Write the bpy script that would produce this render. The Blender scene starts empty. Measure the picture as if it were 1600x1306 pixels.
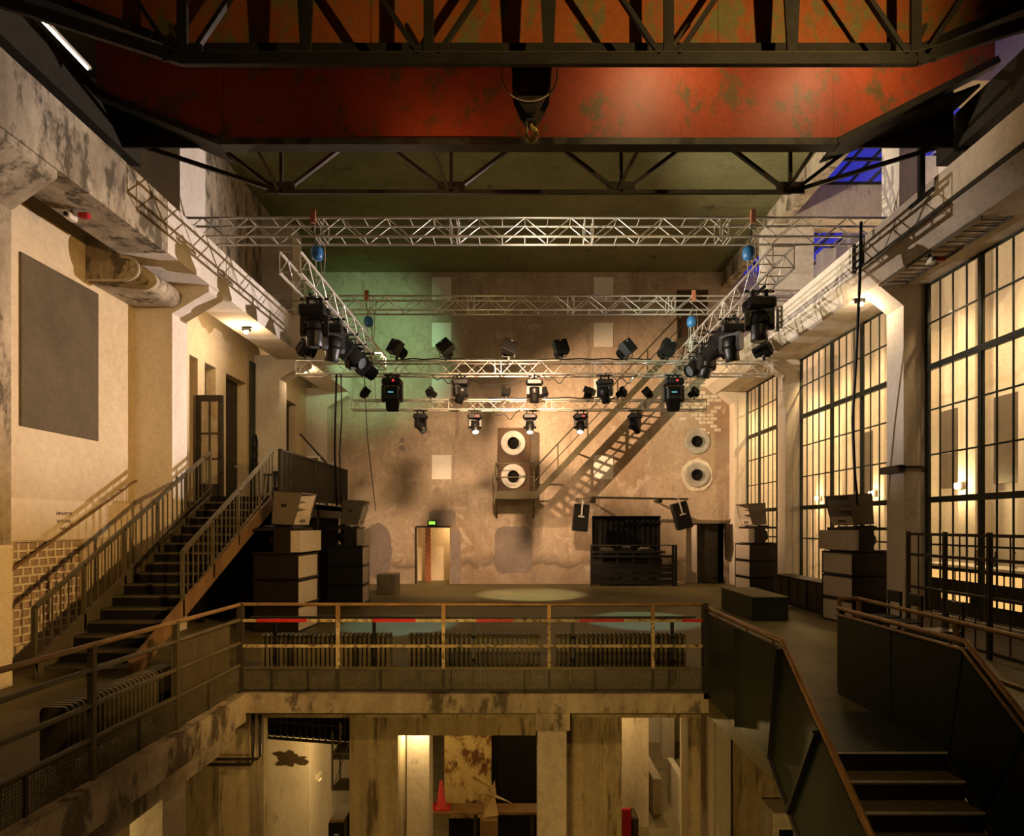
import bpy, math, random
from mathutils import Vector, Matrix, Quaternion
random.seed(7)
R = math.radians
SC = bpy.context.scene
COL = SC.collection

# ------------------------------------------------------------------ camera
# eye 2.1 m above the stage floor, level camera with lens shift
F = 1000.0; CU, CV, EYE = 815.0, 820.0, 2.1
cam = bpy.data.cameras.new('camera'); cam.sensor_width = 36; cam.sensor_fit = 'HORIZONTAL'
cam.lens = F / 1600 * 36; cam.shift_x = -15 / 1600; cam.shift_y = 167 / 1600
cam.clip_end = 200
camo = bpy.data.objects.new('camera', cam); COL.objects.link(camo)
camo.location = (0, 0, EYE); camo.rotation_euler = (R(90), 0, 0)
SC.camera = camo

# ------------------------------------------------------------------ world, exposure
w = bpy.data.worlds.new('dusk'); SC.world = w; w.use_nodes = True
w.node_tree.nodes['Background'].inputs[0].default_value = (0.035, 0.05, 1.0, 1)
w.node_tree.nodes['Background'].inputs[1].default_value = 0.55
SC.view_settings.view_transform = 'Standard'; SC.view_settings.look = 'None'
SC.view_settings.gamma = 1.0; SC.view_settings.exposure = 0.0
SC.view_settings.use_curve_mapping = False
SC.cycles.max_bounces = 6; SC.cycles.transparent_max_bounces = 16
SC.cycles.diffuse_bounces = 4; SC.cycles.sample_clamp_indirect = 4
SC.cycles.caustics_reflective = False; SC.cycles.caustics_refractive = False

def spot(name, loc, tgt, col, power, ang, blend=.5, rad=.12):
    l = bpy.data.lights.new(name, 'SPOT'); l.energy = power; l.color = col
    l.spot_size = R(ang); l.spot_blend = blend; l.shadow_soft_size = rad
    o = bpy.data.objects.new(name, l); COL.objects.link(o); o.location = loc
    o.rotation_euler = (Vector(tgt) - Vector(loc)).to_track_quat('-Z', 'Y').to_euler()
    return o
def point(name, loc, col, power, rad=.06):
    l = bpy.data.lights.new(name, 'POINT'); l.energy = power; l.color = col; l.shadow_soft_size = rad
    o = bpy.data.objects.new(name, l); COL.objects.link(o); o.location = loc
    return o

WARM = (1, .66, .34); PEACH = (1, .60, .34); WHITE = (1, .86, .74); AMBER = (1, .60, .22)
# stage lamps of the lighting rig, with added fills for wall and upper columns
spot('stage_lamp_key', (-4.3, 17.2, 7.1), (5.4, 22.8, 4.2), (1, .63, .35), 8800, 62, .9, .05)
spot('stage_fill_wall', (0.2, 12.7, 7.2), (-1.8, 22.8, 1.8), (1, .63, .36), 6600, 58, 1, .3)  # added fill light for the back wall
spot('stage_lamp_green', (-2.4, 16.7, 7.2), (-5.3, 22.8, 8.3), (.50, 1, .52), 1300, 58, .9, .15)
spot('stage_lamp_green_low', (1.5, 12.6, 7.2), (6.9, 22.6, 6.6), (.55, 1, .7), 800, 34, .9, .15)
spot('stage_lamp_white_left', (4.6, 15.6, 3.6), (-6.1, 11.2, 7.4), (1, .84, .80), 5800, 54, .55, .02)
spot('stage_lamp_white_right', (-4.2, 14.6, 4.4), (7.0, 14.0, 8.0), (1, .86, .78), 3000, 56, .6, .02)
spot('fill_upper_right', (-2.6, 11.3, 5.6), (8.2, 16.5, 9.6), (1, .84, .60), 4200, 44, .7, .03)  # added warm fill, offsets the blue skylight on the upper columns
spot('pool_white', (0.25, 17.4, 5.0), (0.3, 19.2, 0), (1, .88, .68), 3300, 37, .4, .05)
spot('pool_cyan_right', (2.9, 16.8, 6.0), (2.7, 14.2, 0), (.55, 1, .90), 1500, 24, .4, .05)
spot('pool_cyan_left', (-2.6, 16.8, 6.0), (-2.6, 13.6, 0), (.55, 1, .90), 1000, 22, .4, .05)
# hall lamps on the camera side and on the crane
spot('hall_lamp_left_wall', (3.2, 4.0, 3.6), (-7.4, 11.0, 2.4), (1, .57, .19), 3600, 58, 1, .2)
spot('hall_lamp_gallery', (0.5, -2.5, 6.5), (0.0, 9.0, 0.0), AMBER, 1000, 56, .8, .2)
spot('hall_lamp_crane_front', (4.2, 2.6, 7.4), (1.6, 7.6, 8.2), (1, .70, .30), 900, 84, .8, .06)
spot('crane_lamp', (2.0, 8.0, 9.35), (2.2, 9.4, 8.3), (1, .74, .36), 150, 140, 1, .05)
spot('crane_lamp_right', (4.6, 8.0, 9.35), (4.8, 9.4, 8.3), (1, .72, .36), 150, 140, 1, .05)
spot('crane_lamp_low', (-1.2, 8.3, 6.9), (-1.0, 9.4, 8.0), (1, .5, .25), 40, 120, 1, .1)
spot('hall_lamp_trusses', (0.3, 10.35, 7.45), (0, 12.6, 7.8), (1, .90, .66), 100, 140, .9, .05)
spot('hall_lamp_ceiling', (-1.0, 14.2, 7.2), (0, 17.5, 11.1), (1, .84, .30), 36, 140, .9, .2)

# ------------------------------------------------------------------ helpers
def P(u, v, Y):
    return Vector(((u - CU) * Y / F, Y, EYE + (CV - v) * Y / F))
ORG = {}
def finish(o, parent=None, label=None, cat=None, group=None, kind=None):
    if label: o['label'] = label
    if cat: o['category'] = cat
    if group: o['group'] = group
    if kind: o['kind'] = kind
    return o
def thing(name, label, cat, loc=(0, 0, 0), group=None, kind=None):
    o = bpy.data.objects.new(name, None); o.empty_display_size = .1; COL.objects.link(o)
    o.location = loc; ORG[o.name] = Vector(loc)
    return finish(o, None, label, cat, group, kind)

class MB:
    def __init__(s): s.v = []; s.f = []; s.s = []
    def add(s, vs, fs, smooth=False):
        b = len(s.v); s.v += [tuple(x) for x in vs]
        s.f += [tuple(i + b for i in f) for f in fs]; s.s += [smooth] * len(fs)
        return s
    def box(s, x0, x1, y0, y1, z0, z1):
        vs = [(x, y, z) for x in (x0, x1) for y in (y0, y1) for z in (z0, z1)]
        return s.add(vs, [(0, 1, 3, 2), (4, 6, 7, 5), (0, 4, 5, 1), (2, 3, 7, 6), (0, 2, 6, 4), (1, 5, 7, 3)])
    def cbox(s, x0, x1, y0, y1, z0, z1, b=.01):
        # box with chamfered edges
        X = (x0, x1); Y = (y0, y1); Z = (z0, z1); sg = (1, -1); vs = []; idx = {}
        for i in (0, 1):
            for j in (0, 1):
                for k in (0, 1):
                    x, y, z = X[i], Y[j], Z[k]; dx, dy, dz = sg[i] * b, sg[j] * b, sg[k] * b
                    for a, p in (('x', (x, y + dy, z + dz)), ('y', (x + dx, y, z + dz)), ('z', (x + dx, y + dy, z))):
                        idx[(i, j, k, a)] = len(vs); vs.append(p)
        fs = []
        for i in (0, 1): fs.append([idx[(i, j, k, 'x')] for j, k in ((0, 0), (1, 0), (1, 1), (0, 1))])
        for j in (0, 1): fs.append([idx[(i, j, k, 'y')] for i, k in ((0, 0), (1, 0), (1, 1), (0, 1))])
        for k in (0, 1): fs.append([idx[(i, j, k, 'z')] for i, j in ((0, 0), (1, 0), (1, 1), (0, 1))])
        for j in (0, 1):
            for k in (0, 1): fs.append([idx[(0, j, k, 'y')], idx[(1, j, k, 'y')], idx[(1, j, k, 'z')], idx[(0, j, k, 'z')]])
        for i in (0, 1):
            for k in (0, 1): fs.append([idx[(i, 0, k, 'x')], idx[(i, 1, k, 'x')], idx[(i, 1, k, 'z')], idx[(i, 0, k, 'z')]])
        for i in (0, 1):
            for j in (0, 1): fs.append([idx[(i, j, 0, 'x')], idx[(i, j, 1, 'x')], idx[(i, j, 1, 'y')], idx[(i, j, 0, 'y')]])
        for i in (0, 1):
            for j in (0, 1):
                for k in (0, 1): fs.append([idx[(i, j, k, a)] for a in 'xyz'])
        return s.add(vs, fs)
    def bar(s, p, q, w, h=None, up=(0, 0, 1)):
        p = Vector(p); q = Vector(q); h = h or w; d = (q - p).normalized(); up = Vector(up)
        a = d.cross(up)
        if a.length < 1e-4: a = d.cross(Vector((0, 1, 0)))
        a.normalize(); b = a.cross(d).normalized(); a *= w / 2; b *= h / 2
        vs = [c + x * a + y * b for c in (p, q) for x, y in ((-1, -1), (1, -1), (1, 1), (-1, 1))]
        return s.add(vs, [(3, 2, 1, 0), (4, 5, 6, 7), (0, 1, 5, 4), (1, 2, 6, 5), (2, 3, 7, 6), (3, 0, 4, 7)])
    def tube(s, p, q, r, n=8, r2=None, cap=True):
        p = Vector(p); q = Vector(q); d = (q - p).normalized(); r2 = r if r2 is None else r2
        a = d.cross(Vector((0, 0, 1)))
        if a.length < 1e-4: a = d.cross(Vector((0, 1, 0)))
        a.normalize(); b = a.cross(d)
        vs = []
        for c, rr in ((p, r), (q, r2)):
            for i in range(n):
                t = 2 * math.pi * i / n; vs.append(c + rr * (math.cos(t) * a + math.sin(t) * b))
        s.add(vs, [(i, (i + 1) % n, n + (i + 1) % n, n + i) for i in range(n)], True)
        if cap: s.add(vs[:n], [tuple(range(n))[::-1]]); s.add(vs[n:], [tuple(range(n))])
        return s
    def path(s, pts, r, n=6):
        pts = [Vector(p) for p in pts]
        rings = []
        for i, p in enumerate(pts):
            d = (pts[min(i + 1, len(pts) - 1)] - pts[max(i - 1, 0)]).normalized()
            a = d.cross(Vector((.13, .27, .95))).normalized(); b = a.cross(d)
            rings.append([p + r * (math.cos(2 * math.pi * k / n) * a + math.sin(2 * math.pi * k / n) * b) for k in range(n)])
        vs = [v for rg in rings for v in rg]
        fs = [(i * n + k, i * n + (k + 1) % n, (i + 1) * n + (k + 1) % n, (i + 1) * n + k) for i in range(len(pts) - 1) for k in range(n)]
        fs += [tuple(range(n))[::-1], tuple(range((len(pts) - 1) * n, len(pts) * n))]
        return s.add(vs, fs, True)
    def lathe(s, prof, c=(0, 0, 0), axis=(0, 0, 1), n=24, flat=False):
        c = Vector(c); d = Vector(axis).normalized()
        a = d.cross(Vector((0, 0, 1)))
        if a.length < 1e-4: a = Vector((1, 0, 0))
        a.normalize(); b = d.cross(a); vs = []
        for r, h in prof:
            for i in range(n):
                t = 2 * math.pi * i / n; vs.append(c + d * h + max(r, 1e-4) * (math.cos(t) * a + math.sin(t) * b))
        fs = [(j * n + i, j * n + (i + 1) % n, (j + 1) * n + (i + 1) % n, (j + 1) * n + i) for j in range(len(prof) - 1) for i in range(n)]
        return s.add(vs, fs, not flat)
    def prism(s, poly, axis, a, b):
        # poly: 2D points; axis x: (y,z), y: (x,z), z: (x,y)
        def mk(p, t): return (t, p[0], p[1]) if axis == 'x' else ((p[0], t, p[1]) if axis == 'y' else (p[0], p[1], t))
        n = len(poly); vs = [mk(p, a) for p in poly] + [mk(p, b) for p in poly]
        return s.add(vs, [tuple(range(n))[::-1], tuple(range(n, 2 * n))] + [(i, (i + 1) % n, n + (i + 1) % n, n + i) for i in range(n)])
    def quad(s, *p): return s.add(p, [tuple(range(len(p)))])
    def mesh(s, name, mat, org=(0, 0, 0)):
        m = bpy.data.meshes.new(name)
        ox, oy, oz = org
        m.from_pydata([(x - ox, y - oy, z - oz) for x, y, z in s.v], [], s.f)
        m.polygons.foreach_set('use_smooth', s.s)
        import bmesh as _b
        bm = _b.new(); bm.from_mesh(m); _b.ops.recalc_face_normals(bm, faces=bm.faces); bm.to_mesh(m); bm.free()
        if mat: m.materials.append(mat)
        m.update(); return m
    def build(s, name, mat, parent=None, label=None, cat=None, group=None, kind=None):
        if parent: org = ORG[parent.name]
        else:
            xs, ys, zs = zip(*s.v)
            org = Vector(((min(xs) + max(xs)) / 2, (min(ys) + max(ys)) / 2, min(zs)))
        o = bpy.data.objects.new(name, s.mesh(name, mat, org)); COL.objects.link(o)
        if parent: o.parent = parent
        else: o.location = org
        ORG[o.name] = Vector(org)
        return finish(o, parent, label, cat, group, kind)
def B(*a): return MB().box(*a)
def share(name, me, parent, loc, rot=None, scale=None):
    # another copy of a piece, sharing mesh data; loc in world coordinates of an unrotated parent
    o = bpy.data.objects.new(name, me); COL.objects.link(o)
    if parent: o.parent = parent; loc = Vector(loc) - ORG[parent.name]
    o.location = loc
    if rot is not None: o.rotation_mode = 'QUATERNION'; o.rotation_quaternion = rot
    if scale: o.scale = scale
    ORG[o.name] = Vector(loc)
    return o
XA = Vector((1, 0, 0))
def copy_tree(o, parent=None):
    c = o.copy(); COL.objects.link(c)
    if parent: c.parent = parent
    for ch in o.children: copy_tree(ch, c)
    return c
NTH = ['leftmost', 'second from left', 'third from left', 'fourth from left', 'fifth from left', 'sixth from left', 'seventh from left', 'eighth from left', 'ninth from left', 'tenth from left']

# ------------------------------------------------------------------ materials
def pm(name, c1, c2=None, c3=None, scale=1.5, rough=.65, metal=0., streak=1., bump=.15, fine=14., amt=.5, spec=.3, emit=None, boards=0.):
    m = bpy.data.materials.new(name); m.use_nodes = True; nt = m.node_tree; N = nt.nodes; L = nt.links
    b = N['Principled BSDF']; b.inputs['Roughness'].default_value = rough; b.inputs['Metallic'].default_value = metal
    b.inputs['Specular IOR Level'].default_value = spec
    c2 = c2 or tuple(x * .8 for x in c1)
    geo = N.new('ShaderNodeNewGeometry'); mp = N.new('ShaderNodeMapping'); mp.inputs['Scale'].default_value = (1, 1, streak)
    L.new(geo.outputs['Position'], mp.inputs['Vector'])
    n1 = N.new('ShaderNodeTexNoise'); n1.inputs['Scale'].default_value = scale; n1.inputs['Detail'].default_value = 6; n1.inputs['Roughness'].default_value = .65
    L.new(mp.outputs[0], n1.inputs['Vector'])
    r1 = N.new('ShaderNodeValToRGB'); r1.color_ramp.elements[0].position = .36; r1.color_ramp.elements[1].position = .64
    r1.color_ramp.elements[0].color = (*c2, 1); r1.color_ramp.elements[1].color = (*c1, 1)
    L.new(n1.outputs['Fac'], r1.inputs['Fac']); out = r1.outputs['Color']
    n2 = N.new('ShaderNodeTexNoise'); n2.inputs['Scale'].default_value = fine; n2.inputs['Detail'].default_value = 5; n2.inputs['Roughness'].default_value = .7
    L.new(geo.outputs['Position'], n2.inputs['Vector'])
    if c3:
        n3 = N.new('ShaderNodeTexNoise'); n3.inputs['Scale'].default_value = scale * 1.9; n3.inputs['Detail'].default_value = 8; n3.inputs['Roughness'].default_value = .72
        mp2 = N.new('ShaderNodeMapping'); mp2.inputs['Location'].default_value = (3.1, 7.7, 1.3); mp2.inputs['Scale'].default_value = (1, 1, min(1, streak * 1.4))
        L.new(geo.outputs['Position'], mp2.inputs['Vector']); L.new(mp2.outputs[0], n3.inputs['Vector'])
        r3 = N.new('ShaderNodeValToRGB'); e = r3.color_ramp.elements
        e[0].position = 1 - amt; e[1].position = min(1, 1 - amt + .09); e[0].color = (0, 0, 0, 1); e[1].color = (1, 1, 1, 1)
        L.new(n3.outputs['Fac'], r3.inputs['Fac'])
        mx = N.new('ShaderNodeMix'); mx.data_type = 'RGBA'
        L.new(r3.outputs['Color'], mx.inputs['Factor']); L.new(out, mx.inputs['A']); mx.inputs['B'].default_value = (*c3, 1)
        out = mx.outputs['Result']
    if boards:
        wv = N.new('ShaderNodeTexWave'); wv.bands_direction = 'X'; wv.inputs['Scale'].default_value = boards; wv.inputs['Distortion'].default_value = 1.2
        wv.inputs['Detail'].default_value = 2
        L.new(geo.outputs['Position'], wv.inputs['Vector'])
        mb = N.new('ShaderNodeMix'); mb.data_type = 'RGBA'; mb.blend_type = 'MULTIPLY'; mb.inputs['Factor'].default_value = .10
        L.new(out, mb.inputs['A']); L.new(wv.outputs['Color'], mb.inputs['B']); out = mb.outputs['Result']
    mv = N.new('ShaderNodeMix'); mv.data_type = 'RGBA'; mv.blend_type = 'OVERLAY'; mv.inputs['Factor'].default_value = .35
    L.new(out, mv.inputs['A']); L.new(n2.outputs['Fac'], mv.inputs['B'])
    L.new(mv.outputs['Result'], b.inputs['Base Color'])
    if bump:
        bp = N.new('ShaderNodeBump'); bp.inputs['Strength'].default_value = bump; bp.inputs['Distance'].default_value = .02
        L.new(n2.outputs['Fac'], bp.inputs['Height']); L.new(bp.outputs['Normal'], b.inputs['Normal'])
    if emit: b.inputs['Emission Color'].default_value = (*emit[0], 1); b.inputs['Emission Strength'].default_value = emit[1]
    return m
def sm(name, c, rough=.5, metal=0., spec=.4, emit=None):
    return pm(name, c, tuple(x * .72 for x in c), None, 6, rough, metal, 1, .05, 40, spec=spec, emit=emit)
def glass(name, tint=(.9, .9, .85), refl=.12, dirt=.06):
    m = bpy.data.materials.new(name); m.use_nodes = True; nt = m.node_tree; N = nt.nodes; L = nt.links
    N.remove(N['Principled BSDF']); out = N['Material Output']
    t = N.new('ShaderNodeBsdfTransparent'); t.inputs[0].default_value = (*tint, 1)
    g = N.new('ShaderNodeBsdfGlossy'); g.inputs['Roughness'].default_value = .05
    d = N.new('ShaderNodeBsdfDiffuse'); d.inputs[0].default_value = (.5, .45, .35, 1)
    lw = N.new('ShaderNodeLayerWeight'); lw.inputs['Blend'].default_value = refl
    m1 = N.new('ShaderNodeMixShader'); m2 = N.new('ShaderNodeMixShader')
    no = N.new('ShaderNodeTexNoise'); no.inputs['Scale'].default_value = 2.5; no.inputs['Detail'].default_value = 5
    geo = N.new('ShaderNodeNewGeometry'); L.new(geo.outputs['Position'], no.inputs['Vector'])
    mu = N.new('ShaderNodeMath'); mu.operation = 'MULTIPLY'; mu.inputs[1].default_value = dirt * 2; L.new(no.outputs['Fac'], mu.inputs[0])
    L.new(mu.outputs[0], m1.inputs[0]); L.new(t.outputs[0], m1.inputs[1]); L.new(d.outputs[0], m1.inputs[2])
    mf = N.new('ShaderNodeMath'); mf.operation = 'MULTIPLY'; mf.inputs[1].default_value = .5; L.new(lw.outputs['Fresnel'], mf.inputs[0]); L.new(mf.outputs[0], m2.inputs[0]); L.new(m1.outputs[0], m2.inputs[1]); L.new(g.outputs[0], m2.inputs[2])
    L.new(m2.outputs[0], out.inputs[0])
    return m

M = {}
M['plaster'] = pm('plaster', (.52, .42, .32), (.42, .33, .245), (.26, .20, .15), .5, .85, 0, .7, .3, 9, .38)
def plaster_stains(m):
    # water marks: long vertical runs, blotches and a rising-damp line, in wall coordinates
    nt = m.node_tree; N = nt.nodes; L = nt.links; b = N['Principled BSDF']
    src = b.inputs['Base Color'].links[0].from_socket; geo = N.new('ShaderNodeNewGeometry')
    def layer(src, loc, scl, nscale, lo, hi, col, fac, dist=0.):
        mp = N.new('ShaderNodeMapping'); mp.inputs['Location'].default_value = loc; mp.inputs['Scale'].default_value = scl
        L.new(geo.outputs['Position'], mp.inputs['Vector'])
        n = N.new('ShaderNodeTexNoise'); n.inputs['Scale'].default_value = nscale; n.inputs['Detail'].default_value = 9; n.inputs['Roughness'].default_value = .68; n.inputs['Distortion'].default_value = dist
        L.new(mp.outputs[0], n.inputs['Vector'])
        mr = N.new('ShaderNodeMapRange'); mr.inputs['From Min'].default_value = lo; mr.inputs['From Max'].default_value = hi; mr.inputs['To Max'].default_value = fac
        L.new(n.outputs['Fac'], mr.inputs['Value'])
        mx = N.new('ShaderNodeMix'); mx.data_type = 'RGBA'; L.new(mr.outputs[0], mx.inputs['Factor']); L.new(src, mx.inputs['A']); mx.inputs['B'].default_value = (*col, 1)
        return mx.outputs['Result'], mx
    o, _ = layer(src, (0, 0, 0), (.28, 1, .22), 1.0, .46, .62, (.30, .205, .13), .75, .6)
    o, _ = layer(o, (5, 0, 2), (1.6, 1, .16), 1.1, .55, .70, (.19, .14, .095), .7)
    o, _ = layer(o, (9, 0, 4), (.7, 1, .7), 1.6, .56, .62, (.62, .52, .42), .55, 1.2)
    o, _ = layer(o, (2, 0, 8), (3, 1, 1.2), 2.0, .60, .72, (.15, .11, .075), .6)
    # damp line low on the wall
    sep = N.new('ShaderNodeSeparateXYZ'); L.new(geo.outputs['Position'], sep.inputs[0])
    nn = N.new('ShaderNodeTexNoise'); nn.inputs['Scale'].default_value = 1.3; nn.inputs['Detail'].default_value = 8; L.new(geo.outputs['Position'], nn.inputs['Vector'])
    ad = N.new('ShaderNodeMath'); ad.operation = 'MULTIPLY_ADD'; ad.inputs[1].default_value = 1.1; L.new(nn.outputs['Fac'], ad.inputs[0]); L.new(sep.outputs['Z'], ad.inputs[2])
    rp_ = N.new('ShaderNodeValToRGB'); e = rp_.color_ramp.elements
    e[0].position = .30; e[0].color = (.25, .25, .25, 1); e[1].position = 1; e[1].color = (0, 0, 0, 1)
    for ps, v in ((.52, .15), (.60, .75), (.68, .35), (.80, 0)): k = e.new(ps); k.color = (v, v, v, 1)
    dv_ = N.new('ShaderNodeMath'); dv_.operation = 'MULTIPLY'; dv_.inputs[1].default_value = .5; L.new(ad.outputs[0], dv_.inputs[0]); L.new(dv_.outputs[0], rp_.inputs['Fac'])
    mx = N.new('ShaderNodeMix'); mx.data_type = 'RGBA'; L.new(rp_.outputs['Color'], mx.inputs['Factor']); L.new(o, mx.inputs['A']); mx.inputs['B'].default_value = (.13, .095, .06, 1)
    L.new(mx.outputs['Result'], b.inputs['Base Color'])
plaster_stains(M['plaster'])
M['patch'] = pm('patch', (.27, .22, .19), (.21, .17, .145), None, 1.2, .9, 0, 1, .2, 9)
M['conc'] = pm('conc', (.56, .48, .37), (.40, .33, .25), (.20, .16, .12), 1.1, .85, 0, .3, .35, 11, .40)
M['conc_lite'] = pm('conc_lite', (.70, .63, .54), (.58, .51, .42), (.40, .33, .25), 1.0, .85, 0, .3, .25, 12, .37)
M['conc_dirty'] = pm('conc_dirty', (.46, .385, .27), (.24, .19, .125), (.10, .08, .05), 1.5, .9, 0, .32, .5, 10, .50)
M['formwork'] = pm('formwork', (.50, .40, .23), (.33, .25, .14), (.13, .095, .05), 2.4, .85, 0, .09, .35, 12, .47, boards=1.7)
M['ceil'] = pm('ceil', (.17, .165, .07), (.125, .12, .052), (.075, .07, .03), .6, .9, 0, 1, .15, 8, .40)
M['wallpaint'] = pm('wallpaint', (.60, .485, .315), (.52, .41, .25), (.38, .285, .165), .45, .8, 0, .5, .12, 9, .33)
M['white_wall'] = pm('white_wall', (.72, .60, .42), (.66, .54, .37), None, .7, .7, 0, .6, .05, 9)
M['dark_panel'] = pm('dark_panel', (.11, .083, .042), (.08, .06, .03), None, 1.2, .8, 0, 1, .15, 18)
M['floor'] = pm('floor', (.13, .108, .040), (.09, .074, .027), (.055, .046, .018), .8, .55, 0, 1, .12, 12, .40)
M['floor_low'] = pm('floor_low', (.26, .21, .12), (.16, .13, .075), (.08, .07, .05), .6, .7, 0, 1, .1, 9, .42)
M['red'] = pm('red', (.38, .070, .022), (.29, .048, .015), (.15, .085, .03), 1.3, .5, 0, .5, .12, 16, .48)
M['red_near'] = pm('red_near', (.40, .105, .018), (.30, .07, .013), (.17, .145, .045), 1.5, .55, 0, .45, .12, 16, .50)
M['dsteel'] = pm('dsteel', (.045, .037, .024), (.03, .024, .016), (.075, .04, .02), 2, .55, .3, 1, .15, 20, .35)
M['osteel'] = pm('osteel', (.11, .09, .05), (.075, .06, .035), (.16, .09, .04), 2.2, .5, .3, 1, .15, 20, .38)
M['black'] = sm('black', (.007, .0065, .006), .42)
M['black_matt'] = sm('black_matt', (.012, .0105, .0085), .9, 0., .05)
M['alu'] = pm('alu', (.72, .68, .60), (.58, .54, .47), None, 5, .38, .75, 1, .03, 30)
M['brass_rail'] = pm('brass_rail', (.34, .21, .085), (.22, .13, .05), (.10, .06, .03), 4, .42, .5, 1, .1, 30, .38)
M['ochre'] = pm('ochre', (.50, .41, .24), (.34, .25, .11), (.085, .055, .026), 7, .6, .1, 1, .2, 30, .50)
M['tape'] = sm('tape', (.50, .02, .018), .5)
M['greenplate'] = pm('greenplate', (.024, .034, .015), (.016, .022, .010), (.034, .034, .014), 1.6, .45, .2, .4, .08, 14, .34)
M['rail_olive'] = pm('rail_olive', (.12, .10, .055), (.075, .065, .035), (.15, .08, .035), 3, .45, .3, 1, .15, 30, .40)
M['wire'] = sm('wire', (.16, .14, .08), .5, .3)
M['radiator'] = pm('radiator', (.13, .11, .06), (.09, .075, .04), None, 4, .45, .1, 1, .08, 30)
M['window_steel'] = pm('window_steel', (.028, .034, .022), (.02, .024, .016), None, 3, .5, .2, 1, .05, 20)
M['glass'] = glass('glass', (.95, .93, .88), .04, .04)
M['glass_door'] = glass('glass_door', (.8, .72, .58), .1, .45)
M['cab_dark'] = pm('cab_dark', (.013, .008, .005), (.010, .006, .004), None, 3, .5, 0, 1, .05, 20)
M['cab_grey'] = pm('cab_grey', (.50, .43, .36), (.46, .40, .33), None, 3, .55, 0, 1, .03, 20)
M['cab_mid'] = pm('cab_mid', (.12, .095, .07), (.10, .08, .06), None, 3, .5, 0, 1, .03, 20)
M['whitepanel'] = pm('whitepanel', (.84, .80, .72), (.78, .74, .66), None, 1, .6, 0, 1, .02, 20)
M['galv'] = pm('galv', (.50, .48, .44), (.38, .36, .33), None, 4, .5, .25, 1, .08, 20)
M['fanbox'] = pm('fanbox', (.10, .055, .025), (.065, .035, .016), None, 2, .6, 0, .4, .1, 20)
M['wood'] = pm('wood', (.19, .11, .045), (.12, .065, .026), None, 3, .6, 0, .3, .15, 20)
M['rust'] = pm('rust', (.56, .43, .20), (.40, .27, .11), (.13, .055, .02), 1.5, .8, 0, .5, .3, 12, .52)
M['tan'] = pm('tan', (.46, .33, .15), (.32, .21, .09), None, 3, .6, 0, .5, .1, 20)
M['tile'] = pm('tile', (.70, .60, .42), (.64, .54, .37), None, 3, .25, 0, 1, .02, 20)
M['mortar'] = pm('mortar', (.78, .67, .49), (.68, .57, .41), None, 3, .9, 0, 1, .2, 30)
M['gblock'] = pm('gblock', (.44, .31, .21), (.34, .24, .16), None, 7, .25, 0, 1, .05, 30)
M['red_plastic'] = sm('red_plastic', (.42, .012, .02), .45)
M['blue'] = sm('blue', (.03, .14, .34), .4)
M['hookmat'] = pm('hookmat', (.60, .46, .14), (.45, .33, .09), None, 8, .4, .3)
M['blockmat'] = pm('blockmat', (.05, .032, .016), (.02, .016, .01), (.20, .09, .03), 5, .5, .2, 1, .2, 30, .40)
M['rope'] = sm('rope', (.45, .36, .26), .6)
M['curtain'] = pm('curtain', (.006, .0045, .003), (.004, .003, .002), None, 3, .9)
M['brick'] = pm('brick', (.42, .16, .08), (.34, .12, .06), None, 6, .85, 0, 1, .3, 30)
M['ivory'] = sm('ivory', (.80, .74, .62), .5)
M['lens'] = sm('lens', (.10, .12, .13), .08, 0, .8)
M['lens_lit'] = sm('lens_lit', (.9, .8, .6), .2, 0, .5, ((1, .86, .62), 2.2))
M['red_led'] = sm('red_led', (.5, .02, .02), .4, 0, .4, ((1, .05, .08), .8))
M['cyan_led'] = sm('cyan_led', (.05, .2, .22), .4, 0, .4, ((.2, .75, .9), .35))
M['lamp_glow'] = sm('lamp_glow', (1, .85, .6), .4, 0, .4, ((1, .80, .48), 40))
M['tube_glow'] = sm('tube_glow', (1, 1, .95), .4, 0, .4, ((1, .97, .86), 5))
M['exit'] = sm('exit', (.3, .9, .1), .4, 0, .4, ((.45, 1, .10), .9))
M['amber_glow'] = sm('amber_glow', (.9, .6, .25), .4, 0, .4, ((1, .58, .20), 1.1))
M['ink'] = sm('ink', (.07, .045, .02), .8)

S = 'structure'
FX = -3.5            # edge of the pit on the left
# ------------------------------------------------------------------ floors
fl = MB().box(-7.5, 7.9, 8, 24.5, -.27, 0).box(-7.5, FX, -6, 8, -.27, 0).box(2.32, 7.9, 5.93, 8, -.27, 0).box(3.95, 7.9, -6, 5.93, -.27, 0).box(7.9, 10.5, -6, 24.5, -.27, 0)
fl.build('floor', M['floor'], None, 'dark worn stage floor running to the back wall', 'floor', None, S)
B(-9, 10.5, -6, 24.5, -4.8, -4.5).build('floor_lower', M['floor_low'], None, 'floor of the lower hall beneath the stage', 'floor', None, S)
B(-3.5, 2.32, 7.94, 8.3, -.235, 0.005).build('trim_1', M['conc_dirty'], None, 'worn concrete edge of the stage above the pit', 'trim', None, S)
B(-3.56, -3.42, -2, 7.94, -.34, 0.005).build('trim_2', M['conc_dirty'], None, 'worn concrete edge of the left gallery', 'trim', None, S)
B(-3.5, 2.32, 8.3, 8.6, -.40, -.235).build('trim_3', M['formwork'], None, 'shaded concrete beam set back under the stage edge', 'trim', None, S)
B(-3.95, -3.56, -2, 7.94, -.62, -.27).build('trim_4', M['conc_dirty'], None, 'concrete beam under the left gallery edge', 'trim', None, S)

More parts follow.
